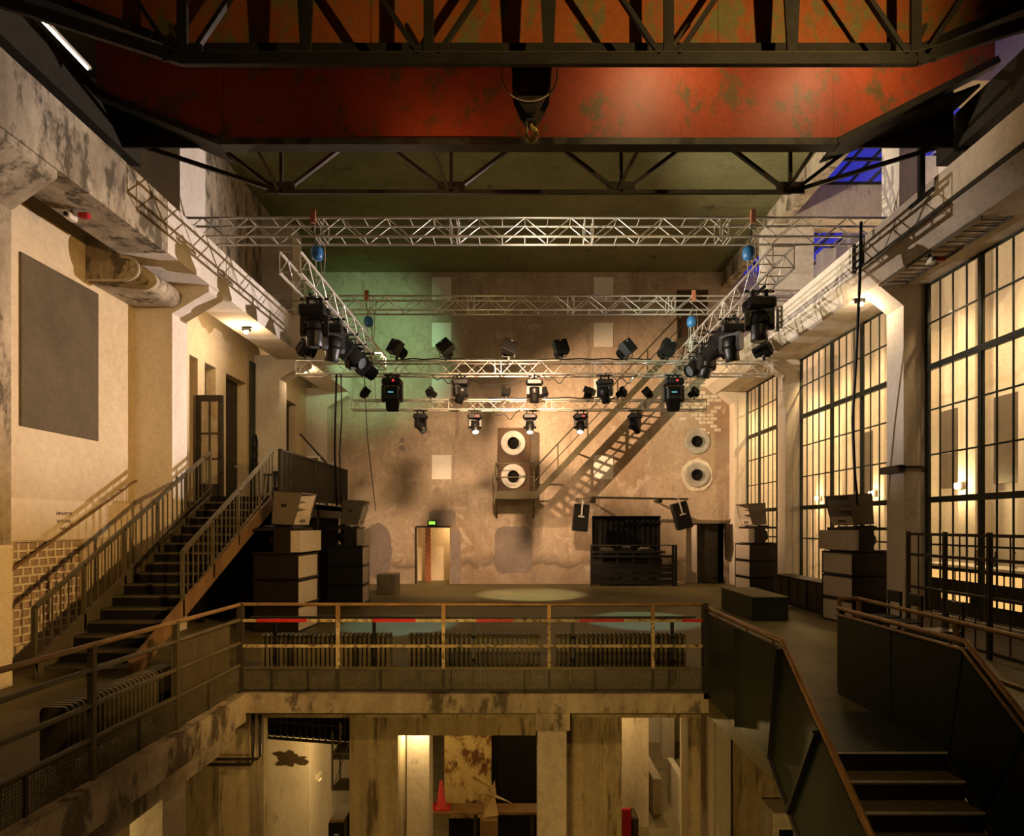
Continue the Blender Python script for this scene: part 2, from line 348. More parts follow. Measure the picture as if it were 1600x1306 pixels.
def wall_holes(mb, axis, at, th, u0, u1, z0, z1, holes):
    us = sorted({u0, u1, *[h[0] for h in holes], *[h[1] for h in holes]}); zs = sorted({z0, z1, *[h[2] for h in holes], *[h[3] for h in holes]})
    for i in range(len(us) - 1):
        run = None
        for j in range(len(zs) - 1):
            cu = (us[i] + us[i + 1]) / 2; cz = (zs[j] + zs[j + 1]) / 2
            hole = any(h[0] < cu < h[1] and h[2] < cz < h[3] for h in holes)
            if hole:
                if run is not None: _w(mb, axis, at, th, us[i], us[i + 1], run, zs[j]); run = None
            elif run is None: run = zs[j]
        if run is not None: _w(mb, axis, at, th, us[i], us[i + 1], run, z1)
    return mb
def _w(mb, axis, at, th, a, b, z0, z1):
    if axis == 'y': mb.box(a, b, at, at + th, z0, z1)
    else: mb.box(at, at + th, a, b, z0, z1)

# ------------------------------------------------------------------ walls
BW = 22.8
wall_holes(MB(), 'y', BW, .35, -7.9, 7.9, 0, 11.1, [(-3.76, -2.56, 0, 2.03), (2.51, 4.97, 0, 2.42), (5.86, 7.30, 0, 2.15), (5.52, 6.66, 8.5, 10.5)]).build(
    'wall_back', M['plaster'], None, 'stained beige plaster back wall behind the stage', 'wall', None, S)
LW = -7.5
wall_holes(MB(), 'x', LW - .4, .4, -6, BW, -4.5, 7.9, [(14.45, 14.82, 2.6, 5.95), (15.15, 15.7, 4.0, 5.95), (16.23, 17.44, 2.6, 5.95), (20.3, 21.3, 2.6, 6.1), (9.45, 10.95, .3, 1.84)]).build(
    'wall_left', M['wallpaint'], None, 'warm painted left wall beside the steel staircase', 'wall', None, S)
B(-12, 12, -6.4, -6, -4.8, 12).build('wall_rear', M['conc'], None, 'concrete wall behind the gallery', 'wall', None, S)
MB().box(-7.6, -7.3, 13.4, BW, 7.9, 11.1).build('wall_left_upper', M['conc_dirty'], None, 'brown concrete upper wall above the left crane beam', 'wall', None, S)
MB().box(-9.9, -9.6, -6, 14, 7.4, 12).box(-9.9, -7.5, -6, 14, 7.4, 7.6).box(-9.9, -7.5, 13.6, 14, 7.6, 12).build('wall_left_aisle', M['conc_lite'], None, 'pale wall of the side aisle at the upper left', 'wall', None, S)
B(10.5, 10.8, -6, 24.5, -4.8, 11.6).build('wall_right', M['conc_lite'], None, 'pale outer wall seen behind the right windows', 'wall', None, S)
B(7.5, 10.8, 24.2, 24.5, -4.8, 11.6).build('wall_right_end', M['conc_lite'], None, 'end wall of the right window aisle', 'wall', None, S)
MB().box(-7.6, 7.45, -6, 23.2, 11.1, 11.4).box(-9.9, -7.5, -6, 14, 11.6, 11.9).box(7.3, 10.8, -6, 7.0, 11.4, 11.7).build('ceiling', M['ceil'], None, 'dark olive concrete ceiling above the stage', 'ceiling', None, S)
B(7.12, 7.45, 6, BW, 10.55, 11.1).build('trim_5', M['conc_dirty'], None, 'concrete edge beam along the right side of the ceiling', 'trim', None, S)
# corridor behind the exit door
MB().box(-4.6, -1.6, 24.2, 24.4, 0, 2.6).box(-4.6, -4.4, BW + .35, 24.2, 0, 2.6).box(-1.7, -1.5, BW + .35, 24.2, 0, 2.6).box(-4.6, -1.5, BW + .35, 24.4, 2.4, 2.6).build(
    'wall_corridor', M['white_wall'], None, 'lit cream corridor walls seen through the exit doorway', 'wall', None, S)
bp = thing('brick_pier', 'narrow red brick pier inside the exit doorway', 'pier', (-3.45, 23.6, 0))
bm_ = MB().box(-.10, .10, -.06, .06, 0, .068).mesh('brick', M['brick'])
for i in range(30):
    share('brick', bm_, bp, (-3.45 + (.012 if i % 2 else 0), 23.6, .004 + i * .079))
point('corridor_lamp', (-2.2, 23.7, 2.2), (1, .74, .38), 46, .08)

# rooms behind the DJ opening and the side doors are dark boxes
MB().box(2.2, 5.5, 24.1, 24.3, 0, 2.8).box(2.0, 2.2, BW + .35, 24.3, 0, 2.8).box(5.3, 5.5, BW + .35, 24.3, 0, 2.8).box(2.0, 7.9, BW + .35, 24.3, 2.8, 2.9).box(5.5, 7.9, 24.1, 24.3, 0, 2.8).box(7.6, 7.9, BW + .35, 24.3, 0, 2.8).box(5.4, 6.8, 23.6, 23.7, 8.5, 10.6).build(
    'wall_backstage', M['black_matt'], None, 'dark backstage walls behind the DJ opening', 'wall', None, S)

# ------------------------------------------------------------------ repair patches and panels on the back wall
def ragged(cx, cz, w, h, n=26, j=.06, sq=.35):
    pts = []
    for i in range(n):
        t = 2 * math.pi * i / n; c, s_ = math.cos(t), math.sin(t)
        k = (abs(c) ** (1 / sq) + abs(s_) ** (1 / sq)) ** -sq
        r = 1 + random.uniform(-j, j)
        pts.append((cx + w / 2 * c * k * r, cz + h / 2 * s_ * k * r))
    return pts
def patch(u0, u1, v0, v1, label, mat='patch', j=.025, sq=.14):
    a = P(u0, v1, BW); b = P(u1, v0, BW)
    MB().prism(ragged((a.x + b.x) / 2, (a.z + b.z) / 2, b.x - a.x, b.z - a.z, 30, j, sq), 'y', BW - .006, BW - .0005).build('plaster_patch', M[mat], None, label, 'patch')
patch(773, 832, 822, 896, 'square grey repair patch low in the middle of the back wall')
patch(670, 712, 797, 822, 'grey plaster patch above the exit doorway')
patch(566, 612, 818, 905, 'rounded grey plaster patch left of the exit doorway', j=.04, sq=.4)
patch(704, 720, 828, 912, 'narrow grey plaster patch along the right jamb of the exit doorway', j=.03)
for r_, (vc, zz) in enumerate(zip((452, 523, 611, 730), ('top', 'second', 'third', 'lowest'))):
    for uc, side in ((690, 'left'), (943, 'right')):
        c = P(uc, vc, BW)
        MB().cbox(c.x - .345, c.x + .345, BW - .02, BW + .01, c.z - .43, c.z + .43, .006).build('wall_panel', M['whitepanel'], None, '%s white square panel in the %s column on the back wall' % (zz, side), 'panel', 'white square panels on the back wall')
g = thing('wall_marking', 'faint dark painted jug outline on the back wall', 'marking', P(628, 712, BW))
gm = MB(); c = P(628, 699, BW - .004)
pts = [(c.x + .24 * math.cos(t) * (1.05 if math.sin(t) < 0 else .85), c.z + .2 * math.sin(t)) for t in [2 * math.pi * i / 20 for i in range(21)]]
for a, b in zip(pts, pts[1:]): gm.bar((a[0], BW - .004, a[1]), (b[0], BW - .004, b[1]), .008, .05, (0, 1, 0))
gm.build('outline', M['patch'], g)
MB().box(c.x - .06, c.x + .06, BW - .008, BW, c.z + .2, c.z + .34).build('neck', M['patch'], g)
MB().prism(ragged(c.x, c.z - .02, .26, .2), 'y', BW - .008, BW).build('blot', M['patch'], g)

# ------------------------------------------------------------------ concrete columns with haunches
def column_poly(side, xi, xo, xb, zh0, zh1, zb):
    return [(xo, zb), (xi, zb), (xi, zh0), (xb, zh1), (xb, zh1 + .25), (xo, zh1 + .25)]
for (y0, y1, xi, lab) in ((6.85, 8.35, -6.66, 'massive worn concrete column at the left edge with tiled foot'), (12.4, 12.95, -6.77, 'smooth concrete column behind the steel staircase carrying the left crane beam'), (17.96, 18.5, -6.80, 'concrete column behind the balcony carrying the left crane beam')):
    zb = -.0
    MB().prism(column_poly('L', xi, LW, -6.06, 6.2, 6.62, zb), 'y', y0, y1).build('concrete_column', M['conc_dirty' if y0 < 7 else 'conc_lite'], None, lab, 'column', 'columns under the left crane beam', S)
for (y0, y1, lab) in ((12.4, 12.97, 'pale concrete column between the near and middle right windows'), (17.96, 18.5, 'pale concrete column between the middle and far right windows'), (22.25, 22.79, 'concrete column in the right corner of the back wall')):
    MB().prism(column_poly('R', 7.4, 7.86, 6.85, 6.35, 6.80, 0), 'y', y0, y1).build('concrete_column', M['conc_lite'], None, lab, 'column', 'columns under the right crane beam', S)
MB().prism(column_poly('L', -6.77, LW, -6.06, 6.2, 6.62, 0), 'y', 22.3, 22.79).build('concrete_column', M['conc_lite'], None, 'concrete column in the left corner of the back wall', 'column', 'columns under the left crane beam', S)
# upper columns above the crane beams
for (x0, x1, y0, y1, z1, lab) in ((-8.0, -6.62, 12.4, 13.4, 11.1, 'white lit upper column above the left crane beam near the crane'), (-8.06, -6.43, 17.96, 18.7, 10.75, 'pink lit upper column above the left crane beam behind the front truss'),
                             (7.3, 7.78, 12.37, 12.97, 11.1, 'white lit upper column above the right crane beam near the crane'), (6.9, 8.2, 17.96, 18.6, 10.8, 'white lit upper column above the right crane beam behind the front truss')):
    p_ = [(x0, 7.5), (x1, 7.5), (x1, z1 - .25), (x1 - .2, z1), (x0 + .2, z1), (x0, z1 - .25)]
    MB().prism(p_, 'y', y0, y1).build('concrete_pillar', M['conc_lite'], None, lab, 'column', 'columns above the crane beams', S)
# crane runway beams
cl = thing('crane_beam', 'stained concrete crane beam along the left wall', 'beam', (-6.44, 8, 6.74), None, S)
MB().box(-6.86, -6.03, -4, 10.88, 6.72, 7.63).build('beam_section', M['conc_dirty'], cl)
MB().box(-6.86, -6.03, 10.9, BW, 6.74, 7.62).build('beam_section', M['conc_lite'], cl)
MB().box(-6.5, -6.38, -4, 12.2, 7.62, 7.71).build('crane_rail', M['dsteel'], cl)
cr = thing('crane_beam', 'pale concrete crane beam along the right windows', 'beam', (7.0, 8, 6.74), None, S)
MB().prism([(7.42, 6.74), (6.85, 6.74), (6.56, 7.0), (6.56, 7.62), (7.42, 7.62)], 'y', -4, 12.3).build('beam_section', M['conc'], cr)
MB().prism([(7.42, 6.74), (6.85, 6.74), (6.56, 7.0), (6.56, 7.62), (7.42, 7.62)], 'y', 12.32, BW).build('beam_section', M['conc_lite'], cr)
MB().box(6.52, 6.56, -4, 12.3, 7.02, 7.08).build('conduit', M['dsteel'], cr)
MB().box(6.95, 7.07, -4, 12.2, 7.62, 7.71).build('crane_rail', M['dsteel'], cr)
# ladder lying under the right beam
ld = thing('cable_tray', 'thin cable tray fixed under the right crane beam', 'cable tray', (7.1, 11.2, 6.7))
for x in (6.9, 7.35): MB().bar((x, 9.6, 6.715), (x, 12.35, 6.715), .02, .04).build('side_rail', M['osteel'], ld)
me = MB().bar((0, 0, 0), (.45, 0, 0), .015, .015).mesh('rung', M['osteel'])
for i in range(14): share('rung', me, ld, (6.9, 9.7 + i * .19, 6.72))

# ------------------------------------------------------------------ duct vessel under the left beam
dv = thing('duct', 'rounded concrete duct under the left crane beam', 'duct', (-6.95, 11.7, 6.3))
po = [(-7.49, 7.05), (-7.49, 6.3)] + [(-6.80 + .22 * math.cos(t), 6.50 + .2 * math.sin(t)) for t in [-math.pi / 2 + math.pi * k / 10 for k in range(11)]] + [(-6.88, 6.70), (-6.88, 7.05)]
MB().prism(po, 'y', 11.0, 12.39).build('body', M['conc_dirty'], dv)
pl = MB()
for a, b in zip(po[1:-1], po[2:]): pl.bar((a[0], 10.99, a[1]), (b[0], 10.99, b[1]), .04, .02, (0, 1, 0))
pl.build('rim', M['conc'], dv)

# ------------------------------------------------------------------ left wall panels, text, glass blocks, tiles
a = P(40, 667, 9.61)
MB().cbox(LW, LW + .035, 9.55, 11.3, 3.58, 6.18, .008).build('wall_board', M['dark_panel'], None, 'large dark board on the left wall above the staircase', 'board')
bd = thing('wall_band', 'cream painted band with upside-down lettering on the left wall', 'panel', (LW, 10.9, 1.85))
MB().cbox(LW, LW + .03, 8.36, 12.39, 1.86, 2.5, .006).build('band', M['white_wall'], bd)
def lettering(txt, size, mat, name, parent, mw):
    cu = bpy.data.curves.new('lettering', 'FONT'); cu.body = txt; cu.size = size; cu.extrude = .002; cu.align_x = 'CENTER'
    ob = bpy.data.objects.new('lettering', cu); COL.objects.link(ob)
    dg = bpy.context.evaluated_depsgraph_get()
    me = bpy.data.meshes.new_from_object(ob.evaluated_get(dg)); me.materials.clear(); me.materials.append(mat)
    bpy.data.objects.remove(ob)
    o = bpy.data.objects.new(name, me); COL.objects.link(o); o.parent = parent
    o.matrix_local = Matrix.Translation(-ORG[parent.name]) @ mw
    return o
# text stands on its head: local x -> -Y, local y -> -Z, facing +X
RT = Matrix(((0, 0, 1, 0), (-1, 0, 0, 0), (0, -1, 0, 0), (0, 0, 0, 1))).inverted_safe().inverted_safe()
for txt, z in (('Kryso', 2.055), ('TAVTLLER', 2.185), ('EIOSVASIH', 2.31)):
    mw = Matrix.Translation((LW + .032, 10.45, z)) @ Matrix(((0, 0, 1, 0), (-1, 0, 0, 0), (0, -1, 0, 0), (0, 0, 0, 1)))
    lettering(txt, .075, M['ink'], 'lettering', bd, mw)
gb = thing('glass_block_wall', 'grid of reddish glass blocks low in the left wall', 'glass blocks', (LW, 10.2, .3))
MB().box(LW - .3, LW - .10, 9.45, 10.95, .3, 1.84).build('mortar_bed', M['mortar'], gb)
me = MB().cbox(-.02, .0, -.075, .075, -.048, .048, .008).mesh('glass_block', M['gblock'])
mj = MB().box(-.02, .0, -.0125, .0125, -.055, .055).mesh('mortar_joint', M['mortar'])
for r_ in range(12):
    z = 1.77 - r_ * .127
    off = 0 if r_ < 2 else (.09 if r_ % 2 else .03)
    for c_ in range(8):
        y = 9.53 + off + c_ * .19
        if y > 10.9: continue
        share('glass_block', me, gb, (LW - .082, y, z))
        if y < 10.8: share('mortar_joint', mj, gb, (LW - .062, y + .095, z))
    MB().box(LW - .10, LW - .055, 9.45, 10.95, z - .078, z - .049).build('mortar_course', M['mortar'], gb)
tl = thing('tile_cladding', 'cream wall tiles on the foot of the left column', 'tiles', (-6.6, 7.6, 0))
me = MB().cbox(-.012, 0, -.146, .146, -.146, .146, .006).mesh('tile', M['tile'])
for r_ in range(6):
    for c_ in range(5): share('tile', me, tl, (-6.638, 7.0 + c_ * .3 , .16 + r_ * .3))
MB().box(-6.659, -6.651, 6.85, 8.36, 0, 1.84).build('tile_bed', M['mortar'], tl)

# ------------------------------------------------------------------ doors of the left wall
dn = 0
for (y0, y1, z0, z1, lab) in ((16.23, 17.44, 2.6, 5.95, 'tall dark door in the left wall at the balcony'), (20.3, 21.3, 2.6, 6.1, 'tall dark door behind the balcony desk'), (14.45, 14.82, 2.6, 5.95, 'narrow dark window slot beside the open glazed door'), (15.15, 15.7, 4.0, 5.95, 'dark window slot above the open glazed door')):
    dn += 1
    d = thing('door_%d' % dn, lab, 'door', (LW - .2, (y0 + y1) / 2, z0), None, S)
    MB().box(LW - .30, LW - .25, y0, y1, z0, z1).build('leaf', M['dsteel'], d)
    if y1 - y0 > .9:
        for zz in (z0 + .2, z0 + 1.8):
            MB().cbox(LW - .26, LW - .235, y0 + .15, y1 - .15, zz, zz + 1.3, .01).build('leaf_panel', M['dsteel'], d)
        MB().box(LW - .25, LW - .18, y1 - .2, y1 - .12, z0 + 1.05, z0 + 1.1).build('handle', M['alu'], d)
dn += 1
gd = thing('door_%d' % dn, 'open dark glazed door leaf at the top of the left staircase', 'door', (-7.2, 14.72, 2.6), None, S)
x0, x1, z0, z1, y = -7.48, -6.86, 2.62, 5.08, 14.72
for a in ((x0, x0 + .11), (x1 - .11, x1)): MB().box(a[0], a[1], y - .03, y + .03, z0, z1).build('stile', M['dsteel'], gd)
for a in ((z0, z0 + .42), (z0 + .98, z0 + 1.02), (z0 + 1.56, z0 + 1.60), (z1 - .14, z1)): MB().box(x0 + .11, x1 - .11, y - .028, y + .028, a[0], a[1]).build('rail', M['dsteel'], gd)
xm = (x0 + x1) / 2
for a in ((z0 + .42, z0 + .98), (z0 + 1.02, z0 + 1.56), (z0 + 1.60, z1 - .14)):
    MB().box(xm - .015, xm + .015, y - .025, y + .025, a[0], a[1]).build('glazing_bar', M['dsteel'], gd)
    for b in ((x0 + .11, xm - .015), (xm + .015, x1 - .11)):
        MB().box(b[0], b[1], y - .004, y + .004, a[0], a[1]).build('pane', M['glass_door'], gd)
MB().box(x1 - .09, x1 - .05, y - .07, y - .03, z0 + 1.0, z0 + 1.12).build('handle', M['black'], gd)

# ------------------------------------------------------------------ right windows
WX = 7.85
def steel_window(n, y0, y1, thick, thin, lab, zlow=.45):
    t = thing('window_%d' % n, lab, 'window', (WX, (y0 + y1) / 2, zlow), None, S)
    zs = [(zlow, .05), (1.73, .035), (2.58, .11), (3.44, .03), (4.30, .03), (5.12, .11), (5.97, .03), (6.72, .05)]
    ys = sorted([(y, .08) for y in thick] + [(y, .022) for y in thin])
    for y, w_ in ys: MB().box(WX - (.012 if w_ < .05 else .035), WX + (.012 if w_ < .05 else .035), y - w_ / 2, y + w_ / 2, zlow, 6.74).build('mullion', M['window_steel'], t)
    for z, h in zs: MB().box(WX - (.014 if h < .06 else .04), WX + (.014 if h < .06 else .04), y0, y1, z - h / 2, z + h / 2).build('transom', M['window_steel'], t)
    yy = [y0] + [y for y, _ in ys if y0 + .05 < y < y1 - .05] + [y1]
    cache = {}
    for a, b in zip(yy, yy[1:]):
        for (c, _), (d, _) in zip(zs, zs[1:]):
            k = (round(b - a, 3), round(d - c, 3))
            if k not in cache: cache[k] = MB().box(-.003, .003, -(b - a) / 2, (b - a) / 2, -(d - c) / 2, (d - c) / 2).mesh('pane', M['glass'])
            share('pane', cache[k], t, (WX, (a + b) / 2, (c + d) / 2))
    B(WX - .1, WX + .1, y0, y1, 0, zlow).build('parapet', M['conc'], t)
    return t
def grid(y1, n, step=.358): return [y1 - step * i for i in range(n)]
g1 = grid(12.36, 17); steel_window(1, 6.7, 12.4, g1[::4], [y for i, y in enumerate(g1) if i % 4], 'tall steel grid window nearest on the right')
g2 = [12.97 + (17.96 - 12.97) * i / 14 for i in range(15)]
steel_window(2, 12.97, 17.96, [g2[0], g2[5], g2[9], g2[14]], [y for i, y in enumerate(g2) if i not in (0, 5, 9, 14)], 'tall steel grid window in the middle of the right side')
g3 = [18.5 + (22.25 - 18.5) * i / 10 for i in range(11)]
steel_window(3, 18.5, 22.25, [g3[0], g3[3], g3[7], g3[10]], [y for i, y in enumerate(g3) if i not in (0, 3, 7, 10)], 'tall steel grid window next to the back wall')
# wall above the windows, between beam and glass
B(7.42, 7.9, -6, BW, 6.74, 7.55).build('trim_6', M['conc'], None, 'concrete lintel above the right windows', 'trim', None, S)
# aisle behind the windows: pilasters, slabs
for i, y in enumerate((9.2, 11.0, 12.8, 14.6, 16.4, 18.2, 20.0, 21.8)):
    B(10.15, 10.5, y - .28, y + .28, 0, 11.4).build('aisle_pilaster', M['conc_lite'], None, 'pale aisle pilaster behind the right windows, number %d counted towards the back wall' % (i + 1), 'pilaster', 'pilasters of the right aisle', S)
for i, (y, h) in enumerate(((10.1, 1.3), (13.7, 1.9), (15.5, 1.9), (19.1, 1.9))):
    MB().box(10.40, 10.495, y - .4, y + .4, 3.0, 3.0 + h).build('niche_board', M['cab_mid'], None, ['short brown shutter on the aisle wall behind the nearest window', 'brown shutter on the aisle wall left of the wall lamp', 'brown shutter on the aisle wall behind the middle window', 'brown shutter on the aisle wall behind the far window'][i], 'shutter', 'shutters on the aisle wall')
for y0, y1, lab in ((12.1, 12.9, 'concrete cross beam under the blue skylight nearest the crane'), (17.5, 18.4, 'concrete cross beam under the blue skylight farther back')):
    B(7.45, 10.5, y0, y1, 10.5, 11.45).build('cross_beam', M['conc'], None, lab, 'beam', None, S)
# skylights
for n, (y0, y1) in enumerate(((7.0, 12.1), (12.9, 17.5), (18.4, 24.4))):
    t = thing('window_%d' % (4 + n), ['blue dusk skylight above the near end of the right aisle', 'blue dusk skylight between the cross beams of the right aisle', 'blue dusk skylight beside the back wall corner'][n], 'skylight', (9, (y0 + y1) / 2, 11.42), None, S)
    nx, ny = 6, 4; cw = 3.05 / nx; chh = (y1 - y0) / ny
    me = MB().box(-cw / 2, cw / 2, -chh / 2, chh / 2, -.004, .004).mesh('pane', M['glass'])
    for i in range(nx):
        for j in range(ny): share('pane', me, t, (7.45 + cw * (i + .5), y0 + chh * (j + .5), 11.45))
    for i in range(nx + 1): B(7.45 + cw * i - .02, 7.45 + cw * i + .02, y0, y1, 11.42, 11.5).build('glazing_bar', M['window_steel'], t)
    for j in range(ny + 1): B(7.45, 10.5, y0 + chh * j - .025, y0 + chh * j + .025, 11.40, 11.48).build('glazing_bar', M['window_steel'], t)
# aisle lamps, followed by added fill spots
def wall_lamp(loc, lab, power, col=(1, .72, .36)):
    x, y, z = loc
    t = thing('wall_lamp', lab, 'lamp', loc)
    MB().cbox(x + .05, x + .12, y - .1, y + .1, z - .08, z + .08, .015).build('housing', M['ivory'], t)
    MB().lathe([(.0, -.05), (.05, -.035), (.065, 0), (.05, .035), (.0, .05)], (x, y, z), (1, 0, 0), 12).build('bulb', M['lamp_glow'], t)
    point('aisle_light', (x - .2, y, z), col, power, .08)
    return t
wall_lamp((10.0, 14.75, 3.0), 'glowing wall lamp behind the nearest right window', 70)
wall_lamp((10.0, 18.35, 3.0), 'glowing wall lamp behind the middle right window', 50)
wall_lamp((10.0, 21.7, 3.0), 'glowing wall lamp behind the far right window', 40)
for y in (9.6, 12.2, 14.8, 17.4, 20.2, 22.8):
    spot('aisle_fill', (8.15, y, 6.6), (10.5, y + .4, 3.2), (1, .70, .36), 330, 150, .6, .04)  # added unseen fill, evens out the light on the outer wall
    spot('aisle_fill_up', (8.1, y, 6.9), (10.5, y + .4, 8.4), (1, .74, .44), 170, 120, .9, .04)  # added warm fill, balances the blue from the skylights
spot('aisle_fill_end', (9.0, 20.6, 6.6), (9.2, 24.2, 3.4), (1, .70, .36), 420, 120, .8, .04)  # added fill to brighten the end wall
# bar behind the nearest window
bar_ = thing('bar_counter', 'bar counter with amber lit front behind the nearest window', 'bar', (9.2, 12.2, 0))
MB().box(9.0, 9.5, 9.6, 14.2, 0, 1.22).build('counter_body', M['black_matt'], bar_)
MB().cbox(8.9, 9.6, 9.5, 14.3, 1.22, 1.28, .01).build('counter_top', M['ivory'], bar_)
me = MB().cbox(-.02, 0, -.2, .2, -.09, .09, .01).mesh('light_panel', M['amber_glow'])
for i in range(10):
    share('light_panel', me, bar_, (9.0, 9.9 + i * .45, 1.05)); 
    if i % 3: share('light_panel', me, bar_, (9.0, 9.9 + i * .45, .62))
for i, (y, h, mt) in enumerate(((11.3, .30, 'black'), (11.6, .26, 'wood'), (12.0, .30, 'ivory'), (12.5, .28, 'black'), (13.0, .30, 'wood'))):
    b = thing('bottle', '%s bottle on the bar behind the window, %s along the counter' % ({'black': 'dark', 'wood': 'brown', 'ivory': 'clear'}[mt], ['first', 'second', 'third', 'fourth', 'fifth'][i]), 'bottle', (9.25, y, 1.281), 'bottles on the bar')
    MB().lathe([(.0, 0), (.04, 0), (.04, h * .6), (.015, h * .75), (.015, h), (0, h)], (9.25, y, 1.281), (0, 0, 1), 10).build('body', M[mt], b)
    MB().lathe([(.017, h - .02), (.017, h + .01), (0, h + .01)], (9.25, y, 1.281), (0, 0, 1), 8).build('cap', M['black'], b)

# ================================================================== overhead crane
kr = thing('overhead_crane', 'dark red double-girder overhead crane spanning the hall', 'crane', (0, 8.5, 7.74))
def girder(y, mat, zb, z1, xs, sl, flip):
    # bent plate girder: straight bottom, ends sloping up
    xl0, xl1, xr1, xr0 = xs; slr = flip
    joints = [xl0, xl1, -1.75, 2.36, xr1, xr0]
    def zlow(x):
        if x <= xl1: return zb + sl * (xl1 - x) / (xl1 - xl0)
        if x >= xr1: return zb + slr * (x - xr1) / (xr0 - xr1)
        return zb
    for a, b in zip(joints, joints[1:]):
        MB().prism([(a + .004, zlow(a)), (b - .004, zlow(b)), (b - .004, z1), (a + .004, z1)], 'y', y - .012, y + .012).build('web_plate', mat, kr)
    for j in joints[1:-1]: MB().box(j - .03, j + .03, y - .02, y + .02, zlow(j), z1).build('web_joint', mat, kr)
    for a, b in ((xl0, xl1), (xl1, xr1), (xr1, xr0)):
        MB().bar((a, y, zlow(a) - .0), (b, y, zlow(b) - .0), .2, .10, (0, 0, 1)).build('flange', M['dsteel'], kr)
    MB().box(xl0, xr0, y - .2, y + .2, z1, z1 + .06).build('flange', M['dsteel'], kr)
girder(9.4, M['red'], 7.68, 9.35, (-6.25, -4.4, 4.6, 6.95), .75, 1.2)
girder(7.6, M['red_near'], 7.70, 9.45, (-6.25, -3.95, 4.7, 6.95), .85, .95)
# end carriages over the runway rails
for x in (-6.44, 7.0):
    MB().box(x - .2, x + .2, 6.7, 10.5, 7.98, 8.55).build('end_carriage', M['dsteel'], kr)
    for y in (7.2, 10.0):
        MB().lathe([(0, -.07), (.19, -.07), (.19, .07), (0, .07)], (x, y, 7.905), (1, 0, 0), 16).build('wheel', M['dsteel'], kr)
for s_ in (-1, 1):
    xe = -6.25 if s_ < 0 else 6.75
    for y in (7.05, 10.0): MB().prism([(xe, 8.0), (xe - s_ * 1.5, 8.0 if y > 9 else 8.1), (xe - s_ * .9, 8.9), (xe, 9.2)], 'y', y, y + .03).build('gusset_plate', M['dsteel'], kr)
# horizontal platform plates between girder and auxiliary truss at the ends
MB().prism([(-6.25, 8.55), (-4.55, 7.80), (-4.55, 7.84), (-6.25, 8.6)], 'y', 9.42, 10.1).build('end_platform', M['dsteel'], kr)
MB().prism([(6.75, 8.55), (4.7, 7.80), (4.7, 7.84), (6.75, 8.6)], 'y', 9.42, 10.1).build('end_platform', M['dsteel'], kr)
# auxiliary trusses
def aux(y, zc, zt, nodes, xs, yg, near):
    xl0, xl1, xr1, xr0 = xs; ze = zc + .72
    w_ = .06 if near else .05
    hh = .13 if near else .06
    for p, q in (((xl0, y, ze), (xl1, y, zc)), ((xl1, y, zc), (xr1, y, zc)), ((xr1, y, zc), (xr0, y, ze))):
        MB().bar(p, q, w_, hh).build('chord', M['dsteel'], kr)
        if near: MB().bar((p[0], y - w_ / 2, p[2] + hh / 2), (q[0], y - w_ / 2, q[2] + hh / 2), .008, .012).build('chord_lip', M['osteel'], kr)
    MB().bar((xl0, y, zt), (xr0, y, zt), .09, .09).build('chord', M['dsteel'], kr)
    half = (nodes[1] - nodes[0]) / 2
    for i, x in enumerate(nodes):
        MB().box(x - .22, x + .22, y - .012, y + .012, zc - .02, zc + .16).build('gusset_plate', M['dsteel'], kr)
        MB().bar((x, y, zc), (x, y, zt), .05 if not near else .11, .05).build('post', M['dsteel'], kr)
        for s_ in (-1, 1):
            MB().bar((x + s_ * .1, y, zc + .05), (x + s_ * half, y, zt), .06, .05).build('brace', M['dsteel'], kr)
        MB().bar((x - .05, y, zc + .03), (x + (.3 if i > 1 else -.3), yg, zc + .62), .04, .04).build('outrigger', M['osteel'], kr)
    if near:
        for x in [(a + b) / 2 for a, b in zip(nodes, nodes[1:])]:
            MB().prism([(x - .05, zc), (x + .05, zc), (x + .14, zt - .03), (x - .16, zt - .03)], 'y', y - .02, y + .02).build('post', M['dsteel'], kr)
aux(10.1, 7.35, 8.35, (-3.79, -1.11, 1.57, 4.24), (-5.95, -3.79, 4.24, 6.6), 9.6, False)
aux(7.1, 7.26, 9.2, (-3.76, -1.03, 1.63, 4.37), (-6.0, -3.76, 4.37, 6.6), 7.4, True)
MB().box(6.33, 6.41, 10.16, 10.24, 7.3, 8.2).build('collector_arm', M['black'], kr)
MB().bar((6.37, 9.9, 7.3), (6.37, 10.5, 7.3), .05, .05).build('collector_shoe', M['black'], kr)
# trolley and hook block between the girders
tr = thing('hook_block', 'black pulley block with yellow hook hanging from the crane', 'hook', (.13, 8.5, 7.3))
hx, hy = .13, 8.5
def Hk(u, v): return P(u, v, hy)
blk = [(-.05, .0)]
for s_, yy in ((1, -.16), (-1, .16)):
    pr = [(hx - .14, 7.58), (hx - .24, 7.80), (hx - .262, 8.05), (hx - .23, 8.36), (hx + .23, 8.36), (hx + .262, 8.05), (hx + .24, 7.80), (hx + .14, 7.58), (hx + .06, 7.46), (hx - .06, 7.46)]
    MB().prism(pr, 'y', hy + yy - .015, hy + yy + .015).build('cheek_plate', M['blockmat'], tr)
for k in range(3): MB().lathe([(.03, -.03), (.2, -.03), (.17, 0), (.2, .03), (.03, .03)], (hx, hy - .09 + k * .09, 8.02), (0, 1, 0), 24).build('sheave', M['blockmat'], tr)
for k in range(4):
    for sx in (-1, 1): MB().tube((hx + sx * .18, hy - .12 + k * .08, 8.02), (hx + sx * .18, hy - .12 + k * .08, 9.3), .012, 6).build('hoist_rope', M['dsteel'], tr)
MB().bar((hx - .14, hy - .18, 7.72), (hx + .06, hy - .18, 7.88), .02, .05, (0, 1, 0)).build('rust_bar', M['wood'], tr)
